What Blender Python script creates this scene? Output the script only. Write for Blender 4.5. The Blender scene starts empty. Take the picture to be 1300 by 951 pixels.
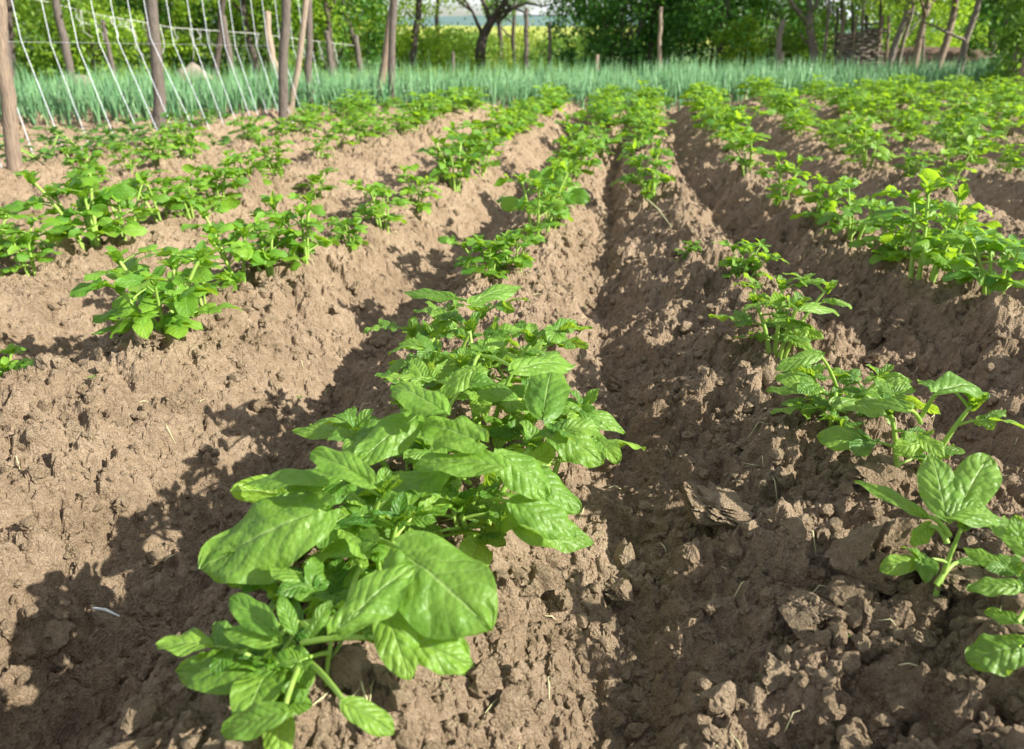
import bpy, math, random
import numpy as np
random.seed(7)
RNG = np.random.default_rng(11)
PI = math.pi
sc = bpy.context.scene
COL = sc.collection

# ------------------------------------------------------------------ camera
F, HC, VH, V0 = 950.0, 0.65, 52.0, 431.5          # focal (px of a 1300 px wide frame), eye height
TH = math.atan((V0 - VH) / F)
CT, ST = math.cos(TH), math.sin(TH)
cam = bpy.data.cameras.new('camera')
cam.sensor_width = 23.7
cam.lens = 23.7 * F / 1300
cam.shift_y = -44.0 / 1300
cam.clip_start = 0.02; cam.clip_end = 5000
camo = bpy.data.objects.new('camera', cam); COL.objects.link(camo)
camo.location = (0, 0, HC); camo.rotation_euler = (PI / 2 - TH, 0, 0)
cam.dof.use_dof = True; cam.dof.focus_distance = 1.15; cam.dof.aperture_fstop = 17.3 / 4.6
sc.camera = camo

def ray(u, v):
    xc = (u - 650) / F; yc = -(v - V0) / F
    return np.array((xc, CT + yc * ST, -ST + yc * CT))
def on_z(u, v, z):                                   # world point seen at (u,v) at height z
    d = ray(u, v); t = (z - HC) / d[2]
    return np.array((d[0] * t, d[1] * t, z))
def on_y(u, v, y):                                   # world point seen at (u,v) at distance y
    d = ray(u, v); t = y / d[1]
    return np.array((d[0] * t, y, HC + d[2] * t))

# ------------------------------------------------------------------ noise in numpy
def _h(ix, iy, s):
    n = (ix.astype(np.int64) * 374761393 + iy.astype(np.int64) * 668265263 + s * 1274126177) & 0xFFFFFFFF
    n = ((n ^ (n >> 13)) * 1274126177) & 0xFFFFFFFF
    n = ((n ^ (n >> 16)) * 2246822519) & 0xFFFFFFFF
    return ((n ^ (n >> 15)) & 0xFFFFFF).astype(np.float32) / 16777215.0
def vn(x, y, s=0):
    ix = np.floor(x); iy = np.floor(y); fx = (x - ix).astype(np.float32); fy = (y - iy).astype(np.float32)
    fx = fx * fx * (3 - 2 * fx); fy = fy * fy * (3 - 2 * fy)
    a = _h(ix, iy, s); b = _h(ix + 1, iy, s); c = _h(ix, iy + 1, s); d = _h(ix + 1, iy + 1, s)
    return (a + (b - a) * fx) * (1 - fy) + (c + (d - c) * fx) * fy
def fbm(x, y, s=0, o=4):
    r = 0; a = .5
    for k in range(o):
        r = r + a * (vn(x, y, s + k * 17) - .5); x = x * 2.03 + 5.1; y = y * 2.01 + 3.7; a *= .5
    return r
def clods(x, y, cell, s, dens, sq=1.0):              # lumps of random size standing out of the soil
    gx = x / cell; gy = y / cell
    ix = np.floor(gx); iy = np.floor(gy)
    out = np.zeros(x.shape, np.float32)
    jit = vn(gx * 3.1, gy * 3.1, s + 7) * .7 + vn(gx * 7.3, gy * 7.3, s + 8) * .5
    for a in (-1, 0, 1):
        for b in (-1, 0, 1):
            jx = ix + a; jy = iy + b
            px = jx + _h(jx, jy, s); py = jy + _h(jx, jy, s + 1)
            r = .30 + .62 * _h(jx, jy, s + 2) ** 1.5
            st = .65 + .7 * _h(jx, jy, s + 4); an = _h(jx, jy, s + 5) * PI
            dx = gx - px; dy = gy - py
            ca = np.cos(an); sa = np.sin(an)
            qx = (dx * ca + dy * sa) / st; qy = (-dx * sa + dy * ca) * st
            d2 = (qx * qx + qy * qy) / (r * r)
            on = (_h(jx, jy, s + 3) < dens)
            hh = np.where(on, np.maximum(0, 1 - d2 * (.7 + .9 * jit)) ** .62 * r, 0).astype(np.float32)
            out = np.maximum(out, hh)
    return out * cell * sq * (.72 + .5 * vn(gx * 4.7, gy * 4.7, s + 9))

# ------------------------------------------------------------------ planted rows (plan view)
YK = np.array([-2, 0, .6, 1.3, 2, 3, 4, 5.5, 8, 12, 16.])
ROWX = [
    [-2.9, -2.85, -2.8, -2.72, -2.66, -2.55, -2.45, -2.25, -1.85, -1.2, -.5],
    [-2.2, -2.15, -2.1, -2.02, -1.95, -1.82, -1.68, -1.42, -.95, -.1, .8],
    [-1.55, -1.52, -1.47, -1.40, -1.34, -1.2, -1.02, -.72, -.2, .65, 1.6],
    [-.95, -.92, -.88, -.80, -.70, -.47, -.22, .10, .55, 1.4, 2.3],
    [-.30, -.24, -.19, -.11, .0, .19, .39, .66, 1.02, 1.8, 2.7],
    [.42, .45, .50, .54, .56, .60, .70, .92, 1.38, 2.3, 3.3],
    [1.25, 1.2, 1.18, 1.15, 1.1, 1.1, 1.18, 1.43, 1.9, 2.9, 3.9]]
ROWX = np.array(ROWX)
base = ROWX[-1]
for k in range(1, 13):
    ROWX = np.vstack([ROWX, base + .62 * k])
def row_x(i, y): return np.interp(y, YK, ROWX[i])
ONX = [-12, -4.2, -3.07, -1.85, 0, 1.6, 3.3, 5.8, 12]; ONY = [4.6, 6.4, 6.75, 7.3, 7.85, 8.1, 9.1, 10.3, 12.5]
def onion_front(x): return np.interp(x, ONX, ONY)

def zg(x, y, detail=True):
    """height of the soil"""
    x = np.asarray(x, np.float64); y = np.asarray(y, np.float64)
    wob = .035 * (vn(x * 2.2, y * 1.6, 3) - .5) + .02 * (vn(x * 6, y * 5, 4) - .5)
    xx = x + wob
    best = np.full(x.shape, 9.0)
    C = [row_x(i, y) for i in range(len(ROWX))]
    for i, c in enumerate(C):
        l = (c - C[i - 1]) * .5 if i else .33
        r = (C[i + 1] - c) * .5 if i < len(C) - 1 else .33
        d = xx - c
        q = np.where(d < 0, -d / l, d / r)
        if i == 5:                                    # this ridge is broad, its left side a long even slope
            qq = np.clip(q, 0, 1); pl = np.clip(1 - qq * .86 - .14 * np.clip((qq - .82) / .18, 0, 1), 0, 1) ** (1 / .85)
            q = np.where((d < 0) & (q <= 1), (np.arccos(2 * pl - 1) / PI) ** (1 / 1.15) * .999, q)
        best = np.minimum(best, q)
    q = np.clip(best, 0, 1)
    prof = .5 + .5 * np.cos(PI * q ** 1.15)           # 1 on the crest, 0 in the furrow
    prof = prof ** .85
    amp = .148
    flat = 1 / (1 + np.exp(-(x - (-2.75 + .09 * (y - 4))) * 9))      # bare strip left of the bean rows
    far = 1 / (1 + np.exp((y - onion_front(x) - .1) * 8))
    z = -.086 + amp * prof * flat * far + .045 * (1 - flat * far)
    z = z + .030 * fbm(x * 3.1, y * 2.6, 20, 3)
    z = z - .048 * np.exp(-((xx - (C[3] * .48 + C[4] * .52)) / .115) ** 2) * far      # deep hoed trench left of the front plants
    if not detail: return z
    wx = x + .02 * (vn(x * 30, y * 30, 61) - .5) + .008 * (vn(x * 90, y * 90, 63) - .5)
    wy = y + .02 * (vn(x * 30, y * 30, 62) - .5) + .008 * (vn(x * 90, y * 90, 64) - .5)
    # how cloddy a spot is: crests and the ridge to the right of the middle furrow most, scraped flanks least
    patch = np.clip(.5 + 1.7 * fbm(x * 4.0, y * 3.2, 40, 3), 0, 1)
    cr = 1 / (1 + np.exp(-(x - .30) * 16)) / (1 + np.exp((x - .95 - .05 * y) * 12))
    lr = 1 / (1 + np.exp(-(-x - .50) * 14)) * np.clip(patch * 1.5 - .3, 0, 1)
    rough = np.clip(.30 + .42 * lr + .45 * prof * patch + .62 * cr * (.5 + .5 * patch) + .18 * (1 - prof), .2, 1.15)
    z = z + clods(wx, wy, .085, 101, .62, .70) * rough * .95
    z = z + clods(wx + .4, wy + .2, .13, 251, .38, .40) * np.clip(rough - .25, 0, 1)
    z = z + clods(wx, wy, .045, 131, .70, .75) * rough * .75
    z = z + clods(wx + .3, wy, .024, 161, .75, .80) * (.35 + .55 * rough)
    z = z + clods(wx, wy + .7, .0125, 191, .85, .8) * (.45 + .5 * rough)
    z = z + clods(wx + .1, wy, .0075, 221, .8, .8) * (.5 + .5 * rough)
    z = z + .024 * fbm(x * 22, y * 22, 70, 4) * rough + .0055 * fbm(x * 120, y * 120, 75, 3)
    rid = np.abs(fbm(x * 16, y * 12, 90, 3)) * 2
    z = z - .022 * np.clip(.26 - rid, 0, .26) / .26 * rough          # cracks between the clods
    return z

# ------------------------------------------------------------------ mesh building
class MB:
    def __init__(s): s.v = []; s.f = []; s.uv = []; s.n = 0; s.hasuv = False
    def add(s, v, f, uv=None):
        v = np.asarray(v, np.float64).reshape(-1, 3)
        f = np.asarray(f, np.int64)
        s.v.append(v); s.f.append(f + s.n); s.n += len(v)
        s.uv.append(np.zeros((len(v), 2)) if uv is None else np.asarray(uv))
        if uv is not None: s.hasuv = True
        return s
    def merge(s, o):
        for v, f, uv in zip(o.v, o.f, o.uv):
            pass
        off = s.n
        for v, uv in zip(o.v, o.uv): s.v.append(v); s.uv.append(uv)
        for f in o.f: s.f.append(f + off)
        s.n += o.n; s.hasuv |= o.hasuv
        return s
    def mesh(s, name, m=None, smooth=True):
        me = bpy.data.meshes.new(name)
        V = np.concatenate(s.v) if s.v else np.zeros((0, 3))
        me.vertices.add(len(V)); me.vertices.foreach_set('co', V.astype(np.float32).ravel())
        li = np.concatenate([f.ravel() for f in s.f]); cnt = np.concatenate([np.full(len(f), f.shape[1]) for f in s.f])
        me.loops.add(len(li)); me.loops.foreach_set('vertex_index', li.astype(np.int32))
        st = np.concatenate([[0], np.cumsum(cnt)[:-1]])
        me.polygons.add(len(cnt)); me.polygons.foreach_set('loop_start', st.astype(np.int32))
        me.polygons.foreach_set('loop_total', cnt.astype(np.int32))
        me.polygons.foreach_set('use_smooth', np.full(len(cnt), smooth))
        if s.hasuv:
            ul = me.uv_layers.new(name='uv'); UV = np.concatenate(s.uv)
            ul.data.foreach_set('uv', UV[li].astype(np.float32).ravel())
        me.update(); me.validate()
        if m: me.materials.append(m)
        return me
def link(name, me, parent=None, **kw):
    o = bpy.data.objects.new(name, me); COL.objects.link(o)
    if parent is not None: o.parent = parent
    for k, v in kw.items(): o[k] = v
    return o
def part(name, mb, m, parent, smooth=True, label=None):
    o = link(name, mb.mesh(name, m, smooth), parent)
    if label: o['label'] = label
    return o
def thing(name, label, cat, loc=(0, 0, 0), group=None, rz=0):
    o = bpy.data.objects.new(name, None); COL.objects.link(o)
    o.empty_display_size = .05
    o.location = loc; o.rotation_euler = (0, 0, rz); o['label'] = label; o['category'] = cat
    if group: o['group'] = group
    return o

def norm(a): a = np.asarray(a, float); return a / max(1e-9, np.linalg.norm(a))
def tube(mb, P, R, n=6, cap=True):
    P = np.asarray(P, float); k = len(P)
    R = np.broadcast_to(np.asarray(R, float), (k,))
    T = np.gradient(P, axis=0); T /= np.maximum(1e-9, np.linalg.norm(T, axis=1))[:, None]
    up = np.array((0, 0, 1.)) if abs(T[0][2]) < .9 else np.array((1., 0, 0))
    a = norm(np.cross(T[0], up)); V = []
    for i in range(k):
        a = norm(a - T[i] * np.dot(a, T[i])); b = np.cross(T[i], a)
        an = np.arange(n) * 2 * PI / n
        V.append(P[i] + R[i] * (np.cos(an)[:, None] * a + np.sin(an)[:, None] * b))
    V = np.concatenate(V)
    i = np.arange(k - 1)[:, None] * n; j = np.arange(n)[None]; j2 = (j + 1) % n
    f = np.stack([i + j, i + j2, i + n + j2, i + n + j], -1).reshape(-1, 4)
    mb.add(V, f)
    if cap:
        e = MB()
        V2 = np.vstack([V[-n:], P[-1:] + T[-1] * R[-1] * .3]); f2 = np.stack([np.arange(n), (np.arange(n) + 1) % n, np.full(n, n)], -1)
        mb.add(V2, f2)
        V2 = np.vstack([V[:n], P[:1]]); f2 = np.stack([(np.arange(n) + 1) % n, np.arange(n), np.full(n, n)], -1)
        mb.add(V2, f2)
    return mb
def bez(a, b, c, n):
    t = np.linspace(0, 1, n)[:, None]
    return (1 - t) ** 2 * np.asarray(a) + 2 * t * (1 - t) * np.asarray(b) + t * t * np.asarray(c)

# ------------------------------------------------------------------ materials
def mat(name):
    m = bpy.data.materials.new(name); m.use_nodes = True
    nt = m.node_tree; nt.nodes.clear()
    return m, nt, nt.nodes.new('ShaderNodeOutputMaterial')
def N(nt, t, **kw):
    n = nt.nodes.new(t)
    for k, v in kw.items():
        if k in n.inputs: n.inputs[k].default_value = v
        else: setattr(n, k, v)
    return n
def ramp(nt, fac, stops):
    r = nt.nodes.new('ShaderNodeValToRGB'); nt.links.new(fac, r.inputs[0])
    e = r.color_ramp.elements
    e[0].position, e[0].color = stops[0][0], (*stops[0][1], 1)
    e[1].position, e[1].color = stops[-1][0], (*stops[-1][1], 1)
    for p, c in stops[1:-1]:
        q = e.new(p); q.color = (*c, 1)
    return r
def mth(nt, op, a, b=None, c=None):
    n = nt.nodes.new('ShaderNodeMath'); n.operation = op
    for i, x in enumerate((a, b, c)):
        if x is None: continue
        if isinstance(x, (int, float)): n.inputs[i].default_value = x
        else: nt.links.new(x, n.inputs[i])
    return n.outputs[0]

def soil_mat(name, dark, mid, light, bump=.5):
    m, nt, out = mat(name); L = nt.links.new
    g = N(nt, 'ShaderNodeNewGeometry')
    n1 = N(nt, 'ShaderNodeTexNoise', **{'Scale': 6.0, 'Detail': 6.0, 'Roughness': .6}); L(g.outputs['Position'], n1.inputs['Vector'])
    n2 = N(nt, 'ShaderNodeTexNoise', **{'Scale': 70.0, 'Detail': 8.0, 'Roughness': .7}); L(g.outputs['Position'], n2.inputs['Vector'])
    n3 = N(nt, 'ShaderNodeTexNoise', **{'Scale': 420.0, 'Detail': 5.0, 'Roughness': .75}); L(g.outputs['Position'], n3.inputs['Vector'])
    s = mth(nt, 'MULTIPLY_ADD', n2.outputs[0], .45, mth(nt, 'MULTIPLY', n1.outputs[0], .35))
    s = mth(nt, 'MULTIPLY_ADD', n3.outputs[0], .45, s)
    r = ramp(nt, s, [(.46, dark), (.62, mid), (.80, light)])
    v = N(nt, 'ShaderNodeTexVoronoi', **{'Scale': 260.0}); L(g.outputs['Position'], v.inputs['Vector'])
    hgt = mth(nt, 'MULTIPLY_ADD', n3.outputs[0], 1.3, mth(nt, 'MULTIPLY', n2.outputs[0], 1.5))
    hgt = mth(nt, 'MULTIPLY_ADD', v.outputs['Distance'], -.9, hgt)
    b = N(nt, 'ShaderNodeBump', **{'Strength': bump, 'Distance': .006}); L(hgt, b.inputs['Height'])
    p = N(nt, 'ShaderNodeBsdfPrincipled', **{'Roughness': .95, 'Specular IOR Level': .15})
    L(r.outputs[0], p.inputs['Base Color']); L(b.outputs[0], p.inputs['Normal']); L(p.outputs[0], out.inputs[0])
    return m
M_SOIL = soil_mat('soil', (.150, .104, .060), (.308, .226, .148), (.50, .386, .270), .9)
M_CLOD = soil_mat('clod', (.165, .114, .066), (.322, .240, .154), (.51, .400, .272), 1.0)

def leaf_mat(name, c1, c2, tr, vein, trans=.42, rough=.48, bump=.6, veins=True, spec=.45):
    m, nt, out = mat(name); L = nt.links.new
    oi = N(nt, 'ShaderNodeObjectInfo'); g = N(nt, 'ShaderNodeNewGeometry')
    n1 = N(nt, 'ShaderNodeTexNoise', **{'Scale': 9.0, 'Detail': 3.0}); L(g.outputs['Position'], n1.inputs['Vector'])
    k = mth(nt, 'MULTIPLY_ADD', g.outputs['Random Per Island'], .45, mth(nt, 'MULTIPLY', n1.outputs[0], .40))
    k = mth(nt, 'MULTIPLY_ADD', oi.outputs['Random'], .25, k)
    r = ramp(nt, k, [(.22, c1), (.85, c2)])
    col = r.outputs[0]
    p = N(nt, 'ShaderNodeBsdfPrincipled', **{'Roughness': rough, 'Specular IOR Level': spec})
    tb = N(nt, 'ShaderNodeBsdfTranslucent', Color=(*tr, 1))
    if veins:
        n5 = N(nt, 'ShaderNodeTexNoise', **{'Scale': 45.0, 'Detail': 5.0, 'Roughness': .7}); L(g.outputs['Position'], n5.inputs['Vector'])
        mo = N(nt, 'ShaderNodeMix', data_type='RGBA', blend_type='MULTIPLY'); mo.inputs[0].default_value = 1.0
        rm = ramp(nt, n5.outputs[0], [(.35, (.74, .80, .74)), (.65, (1.12, 1.08, 1.1))]); L(col, mo.inputs[6]); L(rm.outputs[0], mo.inputs[7])
        n6 = N(nt, 'ShaderNodeTexNoise', **{'Scale': 160.0, 'Detail': 4.0, 'Roughness': .8}); L(g.outputs['Position'], n6.inputs['Vector'])
        rd = ramp(nt, n6.outputs[0], [(.66, (0, 0, 0)), (.76, (.55, .55, .55))])
        du = N(nt, 'ShaderNodeMix', data_type='RGBA'); L(rd.outputs[0], du.inputs[0]); L(mo.outputs[2], du.inputs[6]); du.inputs[7].default_value = (.34, .27, .17, 1)
        col = du.outputs[2]
        uv = N(nt, 'ShaderNodeUVMap'); sx = N(nt, 'ShaderNodeSeparateXYZ'); L(uv.outputs[0], sx.inputs[0])
        t = sx.outputs[0]; a = mth(nt, 'ABSOLUTE', mth(nt, 'SUBTRACT', mth(nt, 'MULTIPLY', sx.outputs[1], 2), 1))
        ph = mth(nt, 'SUBTRACT', mth(nt, 'MULTIPLY', t, 5.5), mth(nt, 'MULTIPLY', a, 1.9))
        nz = N(nt, 'ShaderNodeTexNoise', **{'Scale': 55.0, 'Detail': 2.0}); L(g.outputs['Position'], nz.inputs['Vector'])
        ph = mth(nt, 'ADD', ph, mth(nt, 'MULTIPLY', nz.outputs[0], .6))
        pp = mth(nt, 'PINGPONG', ph, .5)                       # 0 on a side vein
        side = mth(nt, 'SUBTRACT', 1, mth(nt, 'MINIMUM', mth(nt, 'MULTIPLY', pp, 13), 1))
        midv = mth(nt, 'SUBTRACT', 1, mth(nt, 'MINIMUM', mth(nt, 'MULTIPLY', a, 16), 1))
        vv = mth(nt, 'MAXIMUM', midv, mth(nt, 'MULTIPLY', side, .35))
        mx = N(nt, 'ShaderNodeMix', data_type='RGBA'); L(vv, mx.inputs[0]); L(col, mx.inputs[6]); mx.inputs[7].default_value = (*vein, 1)
        mx2 = N(nt, 'ShaderNodeMath', operation='MULTIPLY'); L(vv, mx2.inputs[0]); mx2.inputs[1].default_value = .75
        L(mx2.outputs[0], mx.inputs[0])
        col = mx.outputs[2]
        n2 = N(nt, 'ShaderNodeTexVoronoi', **{'Scale': 170.0}); L(g.outputs['Position'], n2.inputs['Vector'])
        hb = mth(nt, 'MULTIPLY_ADD', n2.outputs['Distance'], -.75, mth(nt, 'MULTIPLY', mth(nt, 'MINIMUM', mth(nt, 'MULTIPLY', pp, 3.2), 1), .55))
        hb = mth(nt, 'SUBTRACT', hb, mth(nt, 'MULTIPLY', midv, .9))
        b = N(nt, 'ShaderNodeBump', **{'Strength': bump, 'Distance': .0022}); L(hb, b.inputs['Height'])
        L(b.outputs[0], p.inputs['Normal']); L(b.outputs[0], tb.inputs['Normal'])
    L(col, p.inputs['Base Color'])
    ms = N(nt, 'ShaderNodeMixShader', Fac=trans); L(p.outputs[0], ms.inputs[1]); L(tb.outputs[0], ms.inputs[2])
    L(ms.outputs[0], out.inputs[0])
    return m
M_LEAF = leaf_mat('potato_leaf', (.036, .135, .016), (.225, .385, .050), (.44, .66, .04), (.32, .46, .15), trans=.40, bump=.7, rough=.46)
M_LEAF2 = leaf_mat('young_potato_leaf', (.050, .180, .018), (.215, .395, .036), (.42, .66, .03), (.24, .42, .12), bump=.4)
M_BEAN = leaf_mat('bean_leaf', (.045, .15, .022), (.10, .25, .035), (.16, .36, .04), (.2, .35, .1))
def simple(name, c1, c2, rough=.7, scale=20, stretch=None, bump=.3, spec=.3, dist=.004):
    m, nt, out = mat(name); L = nt.links.new
    tc = N(nt, 'ShaderNodeTexCoord'); mp = N(nt, 'ShaderNodeMapping'); L(tc.outputs['Object'], mp.inputs[0])
    if stretch: mp.inputs['Scale'].default_value = stretch
    n = N(nt, 'ShaderNodeTexNoise', **{'Scale': scale, 'Detail': 6.0, 'Roughness': .65}); L(mp.outputs[0], n.inputs['Vector'])
    r = ramp(nt, n.outputs[0], [(.3, c1), (.7, c2)])
    b = N(nt, 'ShaderNodeBump', **{'Strength': bump, 'Distance': dist}); L(n.outputs[0], b.inputs['Height'])
    p = N(nt, 'ShaderNodeBsdfPrincipled', **{'Roughness': rough, 'Specular IOR Level': spec})
    L(r.outputs[0], p.inputs['Base Color']); L(b.outputs[0], p.inputs['Normal']); L(p.outputs[0], out.inputs[0])
    return m
def stem_mat(name, c1, c2, tr):
    m, nt, out = mat(name); L = nt.links.new
    g = N(nt, 'ShaderNodeNewGeometry')
    n = N(nt, 'ShaderNodeTexNoise', **{'Scale': 60.0, 'Detail': 3.0}); L(g.outputs['Position'], n.inputs['Vector'])
    r = ramp(nt, n.outputs[0], [(.3, c1), (.7, c2)])
    p = N(nt, 'ShaderNodeBsdfPrincipled', **{'Roughness': .45, 'Specular IOR Level': .4, 'Subsurface Weight': 0.0})
    L(r.outputs[0], p.inputs['Base Color'])
    tb = N(nt, 'ShaderNodeBsdfTranslucent', Color=(*tr, 1)); ms = N(nt, 'ShaderNodeMixShader', Fac=.25)
    L(p.outputs[0], ms.inputs[1]); L(tb.outputs[0], ms.inputs[2]); L(ms.outputs[0], out.inputs[0]); return m
M_STEM = stem_mat('potato_stem', (.24, .42, .07), (.38, .52, .12), (.5, .7, .1))
M_POST = simple('weathered_wood', (.062, .050, .042), (.215, .178, .150), .9, 22, (7, 7, .5), 1.0, dist=.01)
M_POSTL = simple('pale_wood', (.20, .15, .11), (.43, .34, .26), .85, 20, (6, 6, .5), .9, dist=.01)
M_POSTR = simple('reddish_wood', (.13, .092, .066), (.36, .275, .205), .88, 20, (7, 7, .5), 1.0, dist=.01)
M_BARK = simple('bark', (.045, .036, .030), (.12, .095, .078), .9, 14, (3, 3, .7), 1.0, dist=.02)
M_BARKL = simple('grey_bark', (.13, .105, .085), (.27, .225, .185), .9, 14, (3, 3, .7), .8, dist=.02)
M_STRING = simple('white_string', (.58, .61, .70), (.76, .78, .83), .6, 60)
M_WIRE = simple('wire', (.25, .25, .26), (.4, .4, .42), .5, 60)
M_ROPE = simple('frayed_string', (.45, .45, .42), (.68, .68, .64), .8, 60)
M_ONION = leaf_mat('onion_leaf', (.042, .18, .075), (.28, .50, .24), (.26, .56, .15), (0, 0, 0), .25, .4, 0, False, .5)
M_ONBASE = simple('onion_base', (.42, .42, .22), (.6, .55, .32), .6, 30)

# ------------------------------------------------------------------ the soil of the field
def grid_faces(nr, nc):
    i = np.arange(nr - 1)[:, None] * nc; j = np.arange(nc - 1)[None]
    return np.stack([i + j, i + j + 1, i + nc + j + 1, i + nc + j], -1).reshape(-1, 4)
def soil_sheet():
    NR, NCC = 1350, 1150
    a = .25
    t = np.linspace(math.log(.20 + a), math.log(17 + a), NR)
    Y = np.exp(t) - a
    uu = np.linspace(-1, 1, NCC)
    U = 1.02 * np.sign(uu) * np.abs(uu) ** 1.06
    YY = np.repeat(Y[:, None], NCC, 1); XX = U[None] * (YY * .92 + .55)
    Z = zg(XX, YY)
    edge = np.clip((np.abs(uu) - .97) / .03, 0, 1)[None] * .12
    Z = Z - edge
    mb = MB(); mb.add(np.stack([XX, YY, Z], -1).reshape(-1, 3), grid_faces(NR, NCC))
    o = link('soil', mb.mesh('soil', M_SOIL, False), None, kind='structure', label='ridged brown garden soil of the potato field')
soil_sheet()
# the land round the field: one sheet to the horizon, rising a little at the far left and right
def land():
    g = np.concatenate([-np.geomspace(2500, 20, 40), np.linspace(-18, 18, 60), np.geomspace(20, 2500, 40)])
    gy = np.concatenate([-np.geomspace(2500, 3, 25), np.linspace(-1, 40, 90), np.geomspace(42, 2500, 45)])
    XX, YY = np.meshgrid(g, gy)
    Z = -.16 + 0 * XX
    beyond = 1 / (1 + np.exp(-(YY - onion_front(XX) - 4.2) * 3))
    Z = Z + beyond * (.13 + .05 * vn(XX * .9, YY * .9, 5))
    Z = Z + np.clip(-XX - 5, 0, 12) * .10 * np.clip((YY - 10) / 6, 0, 1)
    mb = MB(); mb.add(np.stack([XX, YY, Z], -1).reshape(-1, 3), grid_faces(len(gy), len(g)))
    m, nt, out = mat('land'); L = nt.links.new
    g_ = N(nt, 'ShaderNodeNewGeometry'); n = N(nt, 'ShaderNodeTexNoise', **{'Scale': .8, 'Detail': 8.0}); L(g_.outputs['Position'], n.inputs['Vector'])
    r = ramp(nt, n.outputs[0], [(.35, (.05, .10, .02)), (.55, (.09, .16, .03)), (.72, (.16, .20, .05))])
    p = N(nt, 'ShaderNodeBsdfPrincipled', Roughness=.9); L(r.outputs[0], p.inputs['Base Color']); L(p.outputs[0], out.inputs[0])
    link('ground', mb.mesh('ground', m), None, kind='structure')
land()

# ------------------------------------------------------------------ loose clods
def ico(sub):
    import bmesh
    bm = bmesh.new(); bmesh.ops.create_icosphere(bm, subdivisions=sub, radius=1)
    bm.verts.ensure_lookup_table()
    V = np.array([v.co[:] for v in bm.verts]); Fc = np.array([[v.index for v in f.verts] for f in bm.faces]); bm.free()
    return V, Fc
def lump(V, s, amp=.3, fr=1.5, fine=.10):
    fine = fine * 1.5
    def n3(p, f, q): return vn(p[:, 0] * f + p[:, 2] * f * .7 + 31, p[:, 1] * f - p[:, 2] * f * .6 + 17, q) - .5
    d = 1 + amp * 2 * n3(V, fr, s) + amp * 1.2 * n3(V[:, [1, 2, 0]], fr * 2.1, s + 1) + fine * 2 * n3(V[:, [2, 0, 1]], fr * 5, s + 2) + fine * n3(V, fr * 11, s + 3)
    W = V * d[:, None]
    for k in range(9):                                  # broken faces
        n_ = norm(np.random.default_rng(s * 7 + k).normal(size=3)); h = W @ n_
        W = W - np.outer(np.maximum(0, h - (.62 + .03 * k)) * .9, n_)
    return W
def rotm(rs, n):
    q = rs.normal(size=(n, 4)); q /= np.linalg.norm(q, axis=1)[:, None]
    w, x, y, z = q.T
    return np.stack([1 - 2 * (y * y + z * z), 2 * (x * y - z * w), 2 * (x * z + y * w), 2 * (x * y + z * w), 1 - 2 * (x * x + z * z), 2 * (y * z - x * w),
                     2 * (x * z - y * w), 2 * (y * z + x * w), 1 - 2 * (x * x + y * y)], -1).reshape(n, 3, 3)
def scatter_clods():
    mb = MB()
    for sub, count, lo, hi, ymax, pw in ((1, 26000, .0018, .006, 2.2, 1.0), (2, 8500, .005, .014, 4.0, 1.3), (3, 2000, .009, .023, 4.5, 1.4)):
        V, Fc = ico(sub)
        vs = [lump(V, 300 + sub * 20 + k, .36, 1.6, (0, 0, .13, .20)[sub]) for k in range(8)]
        y = .28 + (ymax - .28) * RNG.random(count) ** 1.5
        x = (RNG.random(count) * 2 - 1) * (y * .85 + .35)
        # more of them on the rough ridge right of the middle furrow
        keep = RNG.random(count) < np.where((x > .3) & (x < 1.0), 1.0, .62)
        x, y = x[keep], y[keep]; n = len(x)
        r = lo + (hi - lo) * RNG.random(n) ** (1 + pw)
        z = zg(x, y) + r * .10
        R = rotm(RNG, n); S = r[:, None] * (.75 + .5 * RNG.random((n, 3)))
        k = RNG.integers(0, 8, n)
        for q in range(8):
            id_ = np.where(k == q)[0]
            if not len(id_): continue
            W = np.einsum('nij,nvj->nvi', R[id_], vs[q][None] * S[id_][:, None, :]) + np.stack([x, y, z], -1)[id_][:, None, :]
            f = Fc[None] + (np.arange(len(id_)) * len(V))[:, None, None]
            mb.add(W.reshape(-1, 3), f.reshape(-1, 3))
    o = link('soil_crumbs', mb.mesh('soil_crumbs', M_CLOD, False), None, kind='stuff', label='loose crumbs and small clods of dry brown soil', category='soil crumbs')
scatter_clods()
V4, F4 = ico(5)
def big_clod(u, v, r, sx, label, s, zc=.05, sink=.25):
    p = on_z(u, v, zc); zz = float(zg(np.array([p[0]]), np.array([p[1]]), False)[0])
    p = on_z(u, v, zz + r * .5)
    W = lump(V4, s, .42, 1.6, .19) * r * np.array(sx)
    a = s * 1.7; R = np.array([[math.cos(a), -math.sin(a), 0], [math.sin(a), math.cos(a), 0], [0, 0, 1]])
    mb = MB(); mb.add(W @ R.T, F4)
    o = link('soil_clod', mb.mesh('soil_clod', M_CLOD, False), None, label=label, category='soil clod', group='large clods of dry soil')
    o.location = (p[0], p[1], zz + r * (.5 - sink) + .026)
big_clod(1112, 722, .052, (1.15, .85, .85), 'largest brown clod, steep sided, leaning left of the forked seedling at right', 401)
big_clod(1208, 748, .030, (1.2, 1, .8), 'pale rounded clod lying just right of the forked seedling stem', 402)
big_clod(786, 766, .020, (1, 1, .9), 'small pale crumbly clod in the middle furrow beside the front leaves', 403)
big_clod(190, 440, .030, (1.2, 1, .7), 'smooth tan clod under the left bushy potato plant', 404)
big_clod(385, 728, .045, (1.2, .9, .7), 'sunlit crumbly clod under the large left leaf of the front plant', 405)
big_clod(905, 660, .040, (1.3, 1, .6), 'broad flat clod on the cloddy ridge, lower middle right', 406)
big_clod(1110, 620, .032, (1.1, 1, .8), 'rough clod below the drooping potato plant at right', 407)
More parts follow.
